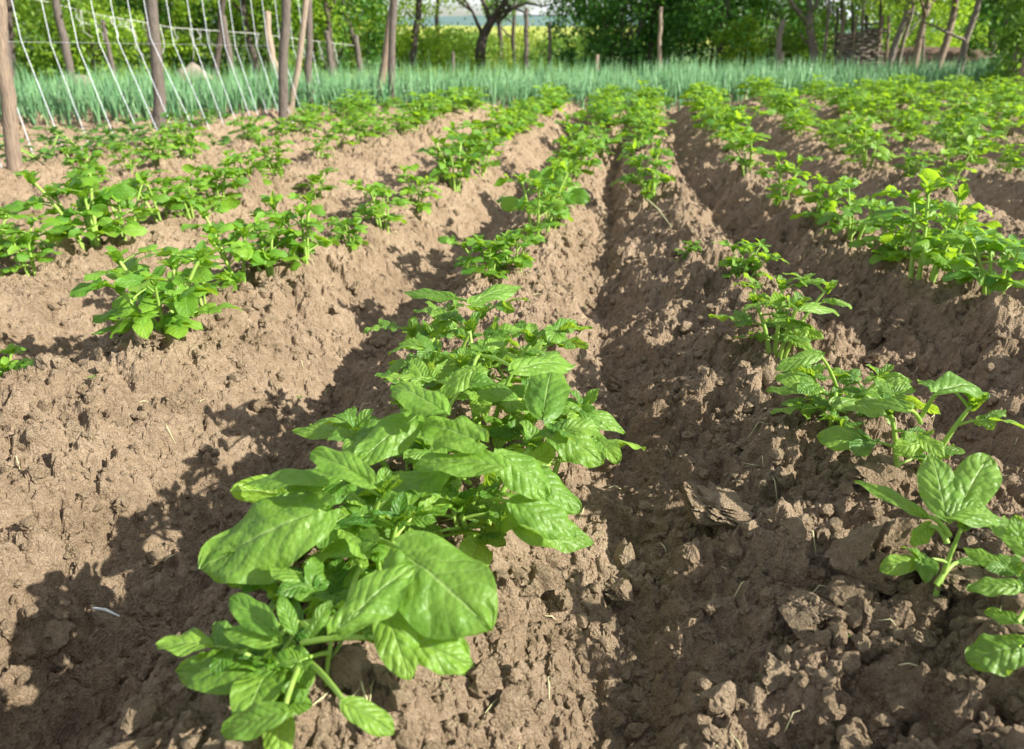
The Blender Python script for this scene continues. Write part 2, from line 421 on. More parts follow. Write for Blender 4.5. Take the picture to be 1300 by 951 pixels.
big_clod(1035, 800, .036, (1.2, 1, .7), 'rounded crumbly clod near the bottom of the right ridge', 408)
big_clod(470, 395, .040, (1.5, 1, .5), 'flat pale clod beside the narrow left furrow', 409)
big_clod(870, 500, .030, (1.3, 1, .7), 'medium clod on the left shoulder of the cloddy ridge', 410)
big_clod(265, 600, .020, (1.1, 1, .8), 'dark clod in the shaded left furrow', 411)
big_clod(1245, 690, .030, (1.2, 1, .8), 'clod behind the forked seedling near the right edge', 412)

# ------------------------------------------------------------------ potato plants
def leaflet(mb, O, D, Nn, L, W, nu=8, nv=6, droop=.5, fold=.25, cup=0.0, wrk=.02, seed=0, twist=0.0, heart=.0):
    rs = np.random.default_rng(seed)
    D = norm(D); Nn = norm(np.asarray(Nn) - D * np.dot(Nn, D)); S = np.cross(Nn, D)
    t = np.linspace(0, 1, nu + 1); s = np.linspace(-1, 1, nv + 1)
    w = (np.clip(t, 0, 1) ** .55) * (np.clip(1 - t, 0, 1) ** .70); w = w / w.max()
    w[0] = .05; w[-1] = .012
    w = w * W * .5
    ph = -droop * (t ** 1.3) * 1.2 + droop * .25
    dl = L / nu
    cx = np.concatenate([[0], np.cumsum(np.cos(ph[1:]) * dl)]); cz = np.concatenate([[0], np.cumsum(np.sin(ph[1:]) * dl)])
    T, Sg = np.meshgrid(t, s, indexing='ij')
    y = Sg * w[:, None]
    fa = fold * (1 - .45 * T)
    ay = np.abs(y)
    lat = y * np.cos(fa); up = ay * np.sin(fa) - cup * (ay ** 2) / max(W, 1e-6) * 2.2
    back = -heart * W * .35 * np.abs(Sg) ** 1.2 * np.clip(1 - T * 3.2, 0, 1)            # heart-shaped base
    wave = wrk * 1.5 * W * np.sin(T * (9 + 6 * rs.random()) + rs.random() * 6 + np.sign(Sg) * 1.3) * np.abs(Sg) ** 2
    y = y * (1 + .07 * np.sin(T * (11 + 6 * rs.random()) + rs.random() * 6) * np.abs(Sg))
    y = y * (1 + rs.uniform(-.12, .12) * np.sign(Sg))
    a0 = rs.random() * 9
    vein = np.abs(((T * 5.5 - np.abs(Sg) * 1.9 + .35 * vn(T * 4 + a0, Sg * 2.5 + a0)) % 1) - .5) * 2
    quilt = wrk * .30 * W * (1 - vein ** 2) * (.4 + vn(T * 7 + a0, Sg * 4)) * (1 - np.abs(Sg) ** 4) * np.clip(np.abs(Sg) * 5, 0, 1)
    quilt = quilt + wrk * 1.3 * W * (vn(T * 5 + a0, Sg * 3 + a0, 5) - .5) + wrk * .7 * W * (vn(T * 12, Sg * 7 + a0, 6) - .5)
    tw = twist * (T - .3)
    hx = cx[:, None] + back - 0 * T
    hz = up + wave + quilt
    l2 = lat * np.cos(tw) - hz * np.sin(tw); h2 = lat * np.sin(tw) + hz * np.cos(tw)
    n_x = -np.sin(ph)[:, None]; n_z = np.cos(ph)[:, None]
    X = hx + h2 * n_x; Zz = cz[:, None] + h2 * n_z
    P = np.asarray(O) + X[..., None] * D + l2[..., None] * S + Zz[..., None] * Nn
    uv = np.stack([T, (Sg + 1) / 2], -1).reshape(-1, 2)
    mb.add(P.reshape(-1, 3), grid_faces(nu + 1, nv + 1)[:, ::-1], uv)
    return mb
UP = np.array((0, 0, 1.))
def compound(rs, stem, O, az, el, Lr, size, lod, pairs=2):
    """one compound leaf: returns its leaf mesh; the leaf stalk goes into stem"""
    mb = MB(); d0 = np.array((math.cos(az) * math.cos(el), math.sin(az) * math.cos(el), math.sin(el)))
    hz = np.array((math.cos(az), math.sin(az), 0))
    mid = O + d0 * Lr * .55; end = O + d0 * Lr * .8 + hz * Lr * .22 - UP * Lr * (.10 + .18 * rs.random())
    P = bez(O, mid, end, 6 if lod < 2 else 3)
    tube(stem, P, np.linspace(.0026, .0012, len(P)) * (size / .05) ** .5, 5 if lod == 0 else 3, cap=False)
    nu, nv = ((16, 12), (7, 4), (4, 2))[lod]
    dr = norm(P[-1] - P[-2]); side = norm(np.cross(UP, hz))
    def put(Q, D, L, k):
        nn = norm(UP * 1.0 + rs.normal(size=3) * .42 + D * .15)
        leaflet(mb, Q, D + UP * rs.uniform(-.1, .25), nn, L, L * rs.uniform(.58, .74), nu, nv, rs.uniform(.25, .95), rs.uniform(.1, .5),
                rs.uniform(0, .5), .05, int(rs.integers(1e6)), rs.uniform(-.6, .6), .4)
    put(P[-1], dr * .9 + hz * .3, size * rs.uniform(.95, 1.2), 0)
    for k in range(pairs):
        f = .80 - .30 * k / max(1, pairs - .5)
        i = f * (len(P) - 1); a = int(i); Q = P[a] + (P[min(a + 1, len(P) - 1)] - P[a]) * (i - a)
        for sg in (-1, 1):
            sz = size * (.86 - .2 * k) * rs.uniform(.8, 1.15)
            dd = norm(side * sg * 1.0 + hz * .45 + UP * rs.uniform(-.05, .3))
            put(Q, dd, sz, k)
            if lod == 0 and rs.random() < .5:
                put(Q - dr * .008, norm(side * sg + hz * .2), sz * .28, k)
    return mb
def gen_plant(seed, h=.2, n=3, size=.05, lod=1, spread=.5, lean=(0, 0), nodes=4, pairs=2):
    rs = np.random.default_rng(seed); stem = MB(); leaves = []
    for q in range(n):
        a = rs.uniform(0, 2 * PI) if n > 1 else rs.uniform(0, 6); b = 2 * PI * q / n + rs.uniform(-.4, .4)
        rad = .008 + .012 * rs.random() if n > 1 else 0
        B = np.array((math.cos(b) * rad, math.sin(b) * rad, -.02))
        hh = h * rs.uniform(.72, 1.0) if q else h
        out = np.array((math.cos(b), math.sin(b), 0)) * hh * spread * rs.uniform(.3, .9) * (1 if n > 1 else .4) + np.array((lean[0], lean[1], 0)) * hh
        top = B + out + UP * hh * .80
        P = bez(B, B + UP * hh * .45 + out * .25, top, 8)
        r0 = .0052 * (h / .2) ** .6 * rs.uniform(.75, 1.1)
        tube(stem, P, np.linspace(r0, r0 * .5, len(P)), 8 if lod == 0 else 5 if lod == 1 else 4)
        az = rs.uniform(0, 6)
        for k in range(nodes):
            f = (.32 if n > 1 else .6) + (.62 if n > 1 else .35) * k / max(1, nodes - 1)
            i = f * (len(P) - 1); j = int(min(i, len(P) - 2)); O = P[j] + (P[j + 1] - P[j]) * (i - j)
            az += 2.4 + rs.uniform(-.4, .4)
            oa = math.atan2(O[1] - B[1] + 1e-6, O[0] - B[0] + 1e-6)
            el = .35 + .45 * k / nodes + rs.uniform(-.15, .2)
            sc_ = 1.0 - .30 * abs(k / max(1, nodes - 1) - .35)
            leaves.append(compound(rs, stem, O, az, el, size * rs.uniform(1.0, 1.5), size * sc_ * rs.uniform(.9, 1.3), lod, pairs))
        # young leaves at the tip
        tip = MB()
        for k in range(5 if lod < 2 else 3):
            az += 2.2; dd = np.array((math.cos(az) * .6, math.sin(az) * .6, .8))
            nn = UP * .8 - np.array((math.cos(az), math.sin(az), 0)) * .7
            leaflet(tip, P[-1] - UP * .003 * k, dd, nn, size * rs.uniform(.55, .85), size * .42, *(((10, 8), (5, 4), (3, 2))[lod]), rs.uniform(.3, .9), .5, 0, .06, int(rs.integers(1e6)), .2)
        leaves.append(tip)
    return stem, leaves

GROUP_POT = 'young potato plants growing along the ridges'
def potato_unique(label, loc, stem, leaves, yaw=0):
    o = thing('potato_plant', label, 'potato plant', loc, GROUP_POT, yaw)
    part('stem', stem, M_STEM, o)
    for l in leaves: part('leaf', l, M_LEAF, o)
    return o
lib = {}
def library():
    for lod, cnt in ((1, 12), (2, 8)):
        lib[lod] = []
        for k in range(cnt):
            rs = random.Random(500 + lod * 50 + k)
            st, lv = gen_plant(900 + lod * 100 + k, .2, rs.choice((4, 5) if lod == 2 else (3, 4, 5, 5)), rs.uniform(.038, .047) if lod == 1 else .050, lod,
                               rs.uniform(.25, .48), (rs.uniform(-.1, .1), rs.uniform(-.1, .1)), 5, 2)
            f = MB()
            for l in lv: f.merge(l)
            lib[lod].append((st.mesh('stem', M_STEM), f.mesh('foliage', M_LEAF2 if True else M_LEAF)))
library()
protos = {}
def potato(label, x, y, h, lod=1, var=None, yaw=None, wide=1.0):
    z = float(zg(np.array([x]), np.array([y]), False)[0])
    var = random.randrange(len(lib[lod])) if var is None else var
    yaw = random.uniform(0, 6.28) if yaw is None else yaw
    key = (lod, var)
    if key not in protos:
        o = thing('potato_plant', label, 'potato plant', (x, y, z), GROUP_POT)
        link('stem', lib[lod][var][0], o); link('foliage', lib[lod][var][1], o)
        protos[key] = o
    else:
        src = protos[key]; o = src.copy(); COL.objects.link(o); o['label'] = label
        for ch in src.children:
            c = ch.copy(); COL.objects.link(c); c.parent = o
    s = h * 1.18 / .2
    o.location = (x, y, z + .010); o.rotation_euler = (random.uniform(-.12, .12), random.uniform(-.12, .12), yaw); wide *= .98; o.scale = (s * wide, s * wide, s)
    return o

ORD = ['first', 'second', 'third', 'fourth', 'fifth', 'sixth', 'seventh', 'eighth', 'ninth', 'tenth', 'eleventh', 'twelfth', 'thirteenth', 'fourteenth', 'fifteenth',
       'sixteenth', 'seventeenth', 'eighteenth', 'nineteenth', 'twentieth', 'twenty-first', 'twenty-second', 'twenty-third', 'twenty-fourth', 'twenty-fifth', 'twenty-sixth',
       'twenty-seventh', 'twenty-eighth', 'twenty-ninth', 'thirtieth', 'thirty-first', 'thirty-second', 'thirty-third', 'thirty-fourth', 'thirty-fifth', 'thirty-sixth', 'thirty-seventh', 'thirty-eighth', 'thirty-ninth', 'fortieth', 'forty-first', 'forty-second', 'forty-third', 'forty-fourth', 'forty-fifth', 'forty-sixth', 'forty-seventh', 'forty-eighth', 'forty-ninth', 'fiftieth']
PLACED = {}
def at_px(u, v, row=None):
    p = on_z(u, v, .05)
    for _ in range(4):
        z = float(zg(np.array([p[0]]), np.array([p[1]]), False)[0]) + .020; p = on_z(u, v, z)
    return p
# --- plants that can be read one by one: (row, base px, height m, width factor, label)
KNOWN = [
 (5, 875, 332, .075, 1.0, 'tiny pale seedling alone on the bare ridge right of the middle furrow'),
 (5, 940, 358, .125, .9, 'small seedling behind the medium plant on the cloddy right ridge'),
 (5, 824, 252, .27, .80, 'big bushy plant standing alone on the ridge beyond the middle furrow'),
 (6, 1262, 380, .20, 1.15, 'dark low spreading potato plant at the right edge'),
 (6, 1172, 352, .28, .85, 'tall plant with a straight pale stem near the right edge'),
 (6, 1205, 338, .24, .9, 'leafy plant just right of the tall straight stem'),
 (6, 1082, 306, .20, .9, 'upright plant with bare stalks left of the tall right plant'),
 (6, 1040, 282, .18, 1.0, 'small plant in the near right row, before the bare stalked one'),
 (6, 992, 258, .22, .9, 'bushy plant in the middle of the near right row'),
 (6, 950, 222, .22, 1.0, 'light green plant further up the near right row'),
 (3, 212, 425, .20, 1.05, 'bushy potato plant with thick pale stems beside the left furrow'),
 (3, 302, 352, .20, 1.0, 'potato plant right behind the bushy one at left'),
 (3, 383, 340, .23, .85, 'tall slim plant on the left ridge beside the furrow'),
 (3, 445, 312, .12, 1.0, 'short plant between the slim one and the next clump on the left ridge'),
 (3, 487, 288, .19, 1.0, 'rounded clump halfway up the left ridge'),
 (3, 530, 262, .17, 1.0, 'low clump just behind the rounded clump on the left ridge'),
 (3, 578, 235, .24, .85, 'tall yellowish plant on the left ridge near the middle'),
 (4, 618, 352, .13, 1.2, 'small broad leaved plant at the back of the front cluster'),
 (4, 655, 345, .15, 1.0, 'small plant on the right side behind the front cluster'),
 (4, 683, 300, .25, .85, 'tall bright plant rising behind the front cluster on its ridge'),
 (4, 705, 262, .20, .95, 'bright plant directly behind the tall one beside the middle furrow'),
 (4, 728, 225, .21, .95, 'bright clump further back beside the middle furrow'),
 (2, 38, 342, .15, 1.1, 'low dark plant at the left edge'),
 (2, 118, 318, .27, 1.0, 'large bush with broad leaves at far left'),
 (2, 160, 300, .21, 1.0, 'plant behind the large far left bush'),
 (2, 205, 278, .20, 1.0, 'loose plant right of the large far left bush'),
 (2, 278, 262, .21, 1.0, 'yellowish feathery plant on the second left ridge'),
 (2, 352, 222, .20, .9, 'tall thin plant just in front of the string trellis'),
 (2, 240, 275, .16, 1.1, 'small bushy plant in front of the yellowish feathery one at left'),
 (2, 318, 240, .17, 1.1, 'plant between the yellowish feathery one and the thin one near the trellis'),
 (3, 340, 345, .18, 1.1, 'leafy plant squeezed between the slim plant and its left neighbour'),
 (3, 255, 385, .13, 1.1, 'short plant just behind the bushy left plant'),
 (3, 610, 215, .22, 1.0, 'upright yellowish plant behind the tall one on the left ridge'),
 (4, 700, 285, .17, 1.0, 'lower leafy plant at the foot of the tall bright one behind the cluster'),
 (6, 1130, 325, .17, 1.1, 'low leafy plant left of the tall straight stem'),
 (2, 400, 228, .15, 1.1, 'low plant right of the thin one near the trellis'),
]
for r, u, v, h, w, lab in KNOWN:
    p = at_px(u, v); PLACED.setdefault(r, []).append(p[1]); potato(lab, p[0], p[1], h, 1, None, None, w)
ROWNAME = {4 - k: ORD[k] + ' row left of the middle furrow' for k in range(4)}
for k in range(14): ROWNAME[5 + k] = ORD[k] + ' row right of the middle furrow'
OFFS = {2: 9, 3: 10, 4: 15, 5: 8, 6: 8}
START = {1: 3.2, 2: 4.0, 3: 3.65, 4: 4.0, 5: 4.35, 6: 4.25, 7: 2.75, 8: 3.0, 9: 3.6, 10: 4.4, 11: 5.2, 12: 5.9, 13: 6.6, 14: 7.3}
total = len(KNOWN)
for r in range(1, 15):
    y = START[r]; k = 0; step = .31
    while True:
        x = float(row_x(r, y))
        if y > onion_front(x) - .18 or k > 36: break
        zc = y * CT + .6 * ST
        if abs(x) / zc * F < 680:
            if random.random() < .90:
                yy = y + random.uniform(-.05, .05)
                h = random.uniform(.14, .27) * (1.0 if r > 4 else .95)
                if r == 1: h *= .8
                potato('%s potato plant from the camera in the %s' % (ORD[k + OFFS.get(r, 0)], ROWNAME[r]), x + random.uniform(-.06, .06), yy, h, 1 if y < 4.3 else 2, None, None, random.uniform(.85, 1.05))
                k += 1; total += 1
        y += step * random.uniform(.8, 1.2)
print('potato plants', total)
# left-edge plants cut by the frame
potato('potato plant cut by the left edge with one broad leaf showing, upper', *(at_px(-22, 425)[:2]), .13, 1, 3, 1.0, 1.3)
potato('potato plant cut by the left edge, lowest at left', *(at_px(-28, 505)[:2]), .10, 1, 5, 2.0, 1.2)
potato('bright leaves at the left edge below the leaning post', *(at_px(-15, 300)[:2]), .20, 1, 1, 2.5, 1.1)
potato('leafy plant half hidden at the left edge under the strings', *(at_px(60, 292)[:2]), .12, 1, 6, .5, 1.1)

# --- the near plants, built one by one with every leaf a part
def near(label, u, v, seed, h, n, size, spread=.5, lean=(0, 0), nodes=3, extra=(), pairs=2, only=False):
    p = at_px(u, v)
    if only:
        stem, lv = MB(), []
    else:
        stem, lv = gen_plant(seed, h, n, size * (1.28 if n > 1 else 1.3), 0, spread, lean, nodes + 1 if n > 1 else nodes, pairs)
    for (bu, bv, bh, tu, tv, th, wr, fold, droop, roll, frm) in extra:
        B = on_z(bu, bv, p[2] + bh) - p; T = on_z(tu, tv, p[2] + th) - p
        D = T - B; L = float(np.linalg.norm(D)) * 1.03
        view = np.array((0, 0, HC)) - (p + B); nn = norm(norm(view) * .35 + UP * .75)
        sd = np.cross(nn, norm(D)); nn = nn * math.cos(roll) + sd * math.sin(roll)
        mb = MB(); leaflet(mb, B, D + norm(nn) * L * .12, nn, L, L * wr * .94, 26, 20, droop, fold, .3, .055, int(abs(bu * 7 + bv)), .15, .8)
        A = np.array((frm[0], frm[1], frm[2])) if frm is not None else np.array((0, 0, h * .4))
        P = bez(A, (A + B) / 2 + UP * .012, B, 6); tube(stem, P, np.linspace(.0032, .0020, 6), 7, cap=False)
        T2 = bez(B, B + D * .05, B + D * .1, 3)
        lv.append(mb)
    return potato_unique(label, p, stem, lv)
E = lambda *a: a
near('front plant at the bottom, small crowded leaves and one broad leaf flat on the soil', 390, 868, 11, .12, 3, .034, .5, (0, .1), 3,
     [E(338, 850, .05, 226, 853, .03, .46, .15, .4, .3, (0, 0, .02)), E(520, 815, .08, 600, 845, .06, .62, .3, .6, -.2, (0, 0, .05)),
      E(345, 800, .10, 292, 757, .11, .48, .3, .5, .1, (0, 0, .07)), E(372, 800, .11, 355, 757, .13, .5, .3, .5, 0, (0, 0, .07)),
      E(395, 805, .11, 420, 762, .13, .5, .3, .5, 0, (0, 0, .07)), E(350, 815, .09, 285, 800, .09, .5, .4, .5, 0, (0, 0, .07)), E(360, 905, .07, 280, 930, .05, .5, .3, .5, .2, (0, 0, .03)),
      E(430, 800, .11, 470, 775, .12, .5, .3, .6, 0, (0, 0, .07)), E(440, 895, .08, 500, 930, .06, .55, .3, .5, 0, (0, 0, .03))])
near('plant with the largest glossy oval leaf, lower middle of the front cluster', 470, 745, 21, .13, 2, .036, .4, (0, 0), 3,
     [E(517, 706, .125, 622, 800, .10, .84, .16, .35, -.1, (.01, 0, .06)), E(434, 795, .11, 524, 722, .13, .62, .22, .3, .1, (0, -.01, .05)),
      E(545, 790, .075, 590, 855, .05, .7, .25, .5, 0, (.01, 0, .04)), E(490, 775, .095, 520, 862, .07, .6, .25, .45, -.1, (.01, 0, .04))])
near('plant with one big oval leaf reaching left over the furrow edge', 440, 722, 31, .17, 3, .036, .4, (0, 0), 3,
     [E(400, 652, .125, 258, 722, .075, .74, .12, .45, .15, (0, 0, .09)), E(432, 605, .15, 312, 620, .13, .34, .35, .3, -.2, (0, 0, .10)),
      E(470, 612, .17, 396, 577, .17, .42, .55, .35, .1, (0, 0, .11)), E(470, 690, .11, 400, 700, .06, .5, .3, .6, 0, (0, 0, .07))])
near('sturdy forked plant in the centre of the front cluster with big pale leaves', 598, 690, 41, .19, 3, .040, .45, (.02, .05), 3,
     [E(634, 592, .17, 526, 590, .16, .45, .3, .5, -.1, (0, 0, .10)), E(607, 560, .19, 536, 540, .18, .62, .2, .45, .1, (0, 0, .12)),
      E(640, 580, .165, 695, 630, .13, .78, .12, .4, 0, (.01, 0, .10)), E(672, 600, .13, 735, 650, .09, .60, .15, .45, .1, (.01, 0, .08)),
      E(655, 640, .12, 732, 680, .09, .60, .28, .6, -.1, (.01, 0, .06)), E(662, 672, .075, 753, 688, .05, .52, .2, .45, 0, (.01, 0, .04)),
      E(560, 600, .14, 480, 640, .12, .62, .3, .5, 0, (0, 0, .09))])
near('broad plant on the right side of the front cluster overhanging the furrow', 690, 610, 51, .18, 3, .038, .5, (.05, .05), 3,
     [E(732, 522, .14, 795, 548, .11, .42, .25, .6, 0, (0, 0, .09)), E(702, 548, .15, 765, 588, .12, .72, .15, .5, 0, (0, 0, .09)),
      E(690, 525, .17, 702, 470, .18, .55, .15, .3, .1, (0, 0, .12)), E(650, 505, .18, 600, 492, .18, .55, .2, .4, 0, (0, 0, .11))])
near('leafy plant on the left side of the front cluster', 520, 610, 61, .19, 3, .038, .5, (-.05, .05), 3,
     [E(528, 530, .15, 452, 590, .12, .55, .2, .4, .2, (0, 0, .1)), E(438, 551, .11, 374, 549, .10, .33, .2, .3, .2, (-.02, 0, .07)),
      E(560, 520, .18, 500, 492, .18, .55, .2, .4, 0, (0, 0, .11))])
near('dense plant at the back of the front cluster, darker upper leaves', 610, 540, 71, .21, 3, .040, .45, (0, 0), 4,
     [E(655, 470, .20, 728, 462, .18, .42, .25, .5, 0, (0, 0, .12)), E(600, 470, .20, 560, 505, .17, .6, .2, .5, 0, (0, 0, .12))])
near('plant at the back left of the front cluster with two long leaves spread on top', 560, 480, 81, .19, 3, .034, .5, (-.02, 0), 3,
     [E(574, 378, .20, 514, 374, .19, .34, .2, .3, 0, (0, 0, .15)), E(600, 385, .20, 660, 365, .20, .36, .2, .4, 0, (0, 0, .15)), E(545, 440, .13, 506, 436, .13, .5, .4, .5, 0, (0, 0, .08))])
near('small plant on the right flank at the back of the front cluster', 655, 490, 91, .13, 2, .042, .45, (.05, 0), 3)
near('medium plant with drooping leaves on the cloddy right ridge', 985, 445, 101, .19, 4, .033, .5, (0, 0), 3,
     [E(1015, 395, .12, 1068, 396, .10, .30, .3, .7, 0, (0, 0, .09))])
near('low spreading plant before the drooping one on the right ridge', 1055, 535, 111, .13, 3, .034, .55, (-.03, 0), 3,
     [E(1018, 496, .075, 973, 496, .06, .40, .15, .4, 0, (0, 0, .04)), E(1060, 512, .10, 1128, 525, .08, .42, .2, .5, 0, (0, 0, .05)), E(1040, 450, .13, 985, 470, .11, .45, .3, .5, 0, (0, 0, .06))])
near('plant with a thick stem and curled leaf pointing right', 1152, 610, 121, .18, 2, .032, .35, (0, 0), 3,
     [E(1192, 498, .15, 1250, 490, .14, .55, .45, .9, 0, (0, 0, .10)), E(1150, 520, .14, 1085, 510, .12, .40, .25, .5, 0, (0, 0, .09))])
near('forked seedling with a round cupped leaf on one thick stem at lower right', 1180, 775, 131, .155, 1, .026, .3, (.08, .1), 2,
     [E(1172, 655, .125, 1086, 613, .13, .30, .5, .35, 0, (.0, 0, .10)), E(1200, 652, .14, 1182, 580, .165, .55, .15, .4, 0, (.01, 0, .12)),
      E(1222, 640, .145, 1256, 580, .17, .62, .3, .5, .1, (.02, 0, .12)), E(1215, 660, .135, 1272, 655, .12, .45, .3, .6, 0, (.015, 0, .12)),
      E(1215, 714, .05, 1275, 716, .05, .24, .3, .4, 0, (0, 0, .035)), E(1180, 668, .10, 1158, 692, .08, .75, .2, .5, 0, (0, 0, .09)),
      E(1205, 655, .14, 1245, 640, .15, .6, .3, .5, 0, (0.015, 0, .12))])
near('seedling cut by the right edge with a dark round lower leaf', 1293, 832, 141, .12, 1, .030, .3, (0, 0), 2,
     [E(1292, 822, .045, 1228, 840, .025, .95, .15, .5, 0, (0, 0, .02)), E(1305, 700, .13, 1262, 668, .13, .55, .2, .4, 0, (0, 0, .09)),
      E(1290, 745, .09, 1228, 748, .08, .55, .3, .5, 0, (0, 0, .06)), E(1292, 790, .07, 1250, 775, .06, .6, .3, .5, 0, (0, 0, .06)), E(1296, 700, .12, 1290, 655, .15, .7, .3, .5, 0, (0, 0, .08)), E(1300, 745, .09, 1335, 720, .10, .6, .2, .4, 0, (0, 0, .07))])

# ------------------------------------------------------------------ onion bed (a mass)
def onions():
    mb = MB(); bb = MB()
    xs, ys = [], []
    x = -9.5
    for row in range(15):
        off = .04 + row * .20
        xx = np.arange(-9.8, 10.8, .085) + RNG.uniform(-.03, .03, len(np.arange(-9.8, 10.8, .085)))
        yy = onion_front(xx) + off + RNG.uniform(-.05, .05, len(xx))
        if row == 0: keep = RNG.random(len(xx)) < .75
        else: keep = RNG.random(len(xx)) < .94
        xs.append(xx[keep]); ys.append(yy[keep])
    X = np.concatenate(xs); Y = np.concatenate(ys)
    vis = np.abs(X) < Y * .80 + .8; X, Y = X[vis], Y[vis]
    Z = zg(X, Y, False); n = len(X)
    # leaves: k per plant, each a bent tapering 4-sided tube of 4 rings
    K = 6; m = n * K
    bx = np.repeat(X, K); by = np.repeat(Y, K); bz = np.repeat(Z, K)
    hh = np.repeat(RNG.uniform(.37, .51, n) * (.82 + .4 * vn(X * 2.2, Y * 2.5, 12)), K) * RNG.uniform(.6, 1.05, m)
    az = RNG.uniform(0, 2 * PI, m); ln = RNG.uniform(.03, .42, m) ** 1.2; kink = RNG.random(m) < .30
    t = np.array([0, .3, .62, 1.0]); rad = np.array([.0055, .0062, .0048, .0006])
    V = np.zeros((m, 4, 3, 3))
    for i in range(4):
        out = hh * ln * t[i] ** 1.6; up = hh * t[i] * (1 - .25 * ln * t[i])
        if i == 3: up = np.where(kink, up * .72, up); out = np.where(kink, out + hh * .22, out)
        for j in range(3):
            a = az + j * 2 * PI / 3
            V[:, i, j, 0] = bx + np.cos(az) * out + np.cos(a) * rad[i]
            V[:, i, j, 1] = by + np.sin(az) * out + np.sin(a) * rad[i]
            V[:, i, j, 2] = bz + up
    f = []
    for i in range(3):
        for j in range(3):
            f.append((i * 3 + j, i * 3 + (j + 1) % 3, i * 3 + 3 + (j + 1) % 3, i * 3 + 3 + j))
    f = np.array(f)[None] + (np.arange(m) * 12)[:, None, None]
    mb.add(V.reshape(-1, 3), f.reshape(-1, 4))
    me = mb.mesh('onion_bed', M_ONION)
    link('onion_bed', me, None, kind='stuff', label='dense bed of upright blue green onion leaves across the far edge of the potatoes', category='onion bed')
    # yellowed leaves along the front
    mb = MB(); id_ = np.where(Y < onion_front(X) + .5)[0]
    for i in id_[::2]:
        a = random.uniform(0, 6.28); h = random.uniform(.08, .2)
        P = bez((X[i], Y[i], Z[i]), (X[i] + math.cos(a) * .02, Y[i] + math.sin(a) * .02, Z[i] + h), (X[i] + math.cos(a) * .10, Y[i] + math.sin(a) * .10, Z[i] + h * random.uniform(.2, .9)), 4)
        tube(mb, P, [.006, .005, .004, .001], 3, False)
    link('yellowed_onion_leaves', mb.mesh('yellowed_onion_leaves', M_ONBASE), None, kind='stuff', label='yellowed dry leaves at the foot of the onion bed', category='onion leaves')
onions()

# ------------------------------------------------------------------ string trellis for the beans
def post(mb, B, T, r, s=0, n=9):
    rs = random.Random(s); B = np.asarray(B, float); T = np.asarray(T, float); k = 12
    P = [B + (T - B) * i / (k - 1) + np.array((rs.uniform(-.3, .3) * r, rs.uniform(-.3, .3) * r, 0)) for i in range(k)]
    R = [r * (1.08 - .22 * i / (k - 1)) * rs.uniform(.93, 1.07) for i in range(k)]
    return tube(mb, P, R, n)
def gz(p): return float(zg(np.array([p[0]]), np.array([p[1]]), False)[0])
tr = thing('string_trellis', 'bean trellis of wooden posts with white slanting strings at the left', 'trellis', (-2.4, 5.5, -.04))
TO = np.array((-2.4, 5.5, -.04))
def loc_post(u, v, ytop_u, r, ht, m, s, name='post', z=-.03):
    B = on_z(u, v, z); T0 = on_y(ytop_u, 0, B[1]); d = T0 - B; T = B + d * (ht / max(.1, d[2]))
    mb = MB(); post(mb, B - TO - (0, 0, .1) , T - TO, r, s)
    return part(name, mb, m, tr)
loc_post(18, 240, -6, .034, 1.9, M_POSTR, 1)
loc_post(203, 168, 192, .044, 1.9, M_POST, 2)
loc_post(357, 165, 361, .036, 1.9, M_POST, 3)
loc_post(365, 150, 388, .027, 1.9, M_POSTL, 4)
loc_post(391, 147, 391, .034, 1.9, M_POST, 5)
loc_post(478, 140, 498, .040, 1.9, M_POSTR, 6)
loc_post(495, 143, 500, .036, 1.9, M_POST, 7)
loc_post(12, 165, -2, .045, 1.9, M_POST, 8)
STR = [(-8, 52, 50, 219), (27, 52, 88, 208), (65, 57, 115, 189), (99, 59, 156, 201), (126, 54, 187, 194), (150, 52, 211, 192), (171, 50, 228, 184), (191, 48, 254, 182), (220, 54, 273, 181),
       (246, 54, 291, 178), (265, 57, 306, 173), (286, 63, 325, 170), (299, 64, 335, 168), (313, 64, 345, 163), (326, 63, 360, 161), (340, 64, 374, 163), (356, 64, 386, 152), (372, 64, 398, 147), (385, 63, 405, 144), (-45, 52, 8, 233), (396, 62, 412, 143)]
STR.sort(key=lambda a: -a[3])
bends = []
for k, (bu, bv, gu, gv) in enumerate(STR):
    G = on_z(gu, gv, -.03); B = on_z(bu, VH + .01, .65) if False else on_y(bu, min(bv, 60), G[1]); B[2] = max(B[2], .60)
    top = B + np.array((-.015, 0, 1.25))
    mb = MB(); tube(mb, [G - TO, B - TO], .0021, 5); tube(mb, [B - TO, top - TO], .0021, 5)
    foot = [G - TO, G - TO + (-.03, -.02, .004), G - TO + (-.09, -.035, .006)]
    tube(mb, foot, .0030, 5)
    part('string', mb, M_STRING, tr); bends.append((B, top, G))
mb = MB(); bs = sorted(bends, key=lambda b: b[0][1]); tube(mb, [b[1] - TO for b in bs], .0035, 5); part('wire', mb, M_WIRE, tr)
mb = MB(); bs = sorted(bends, key=lambda b: b[0][1]); tube(mb, [bs[0][0] - TO, bs[-1][0] - TO], .0011, 4); part('wire', mb, M_WIRE, tr)

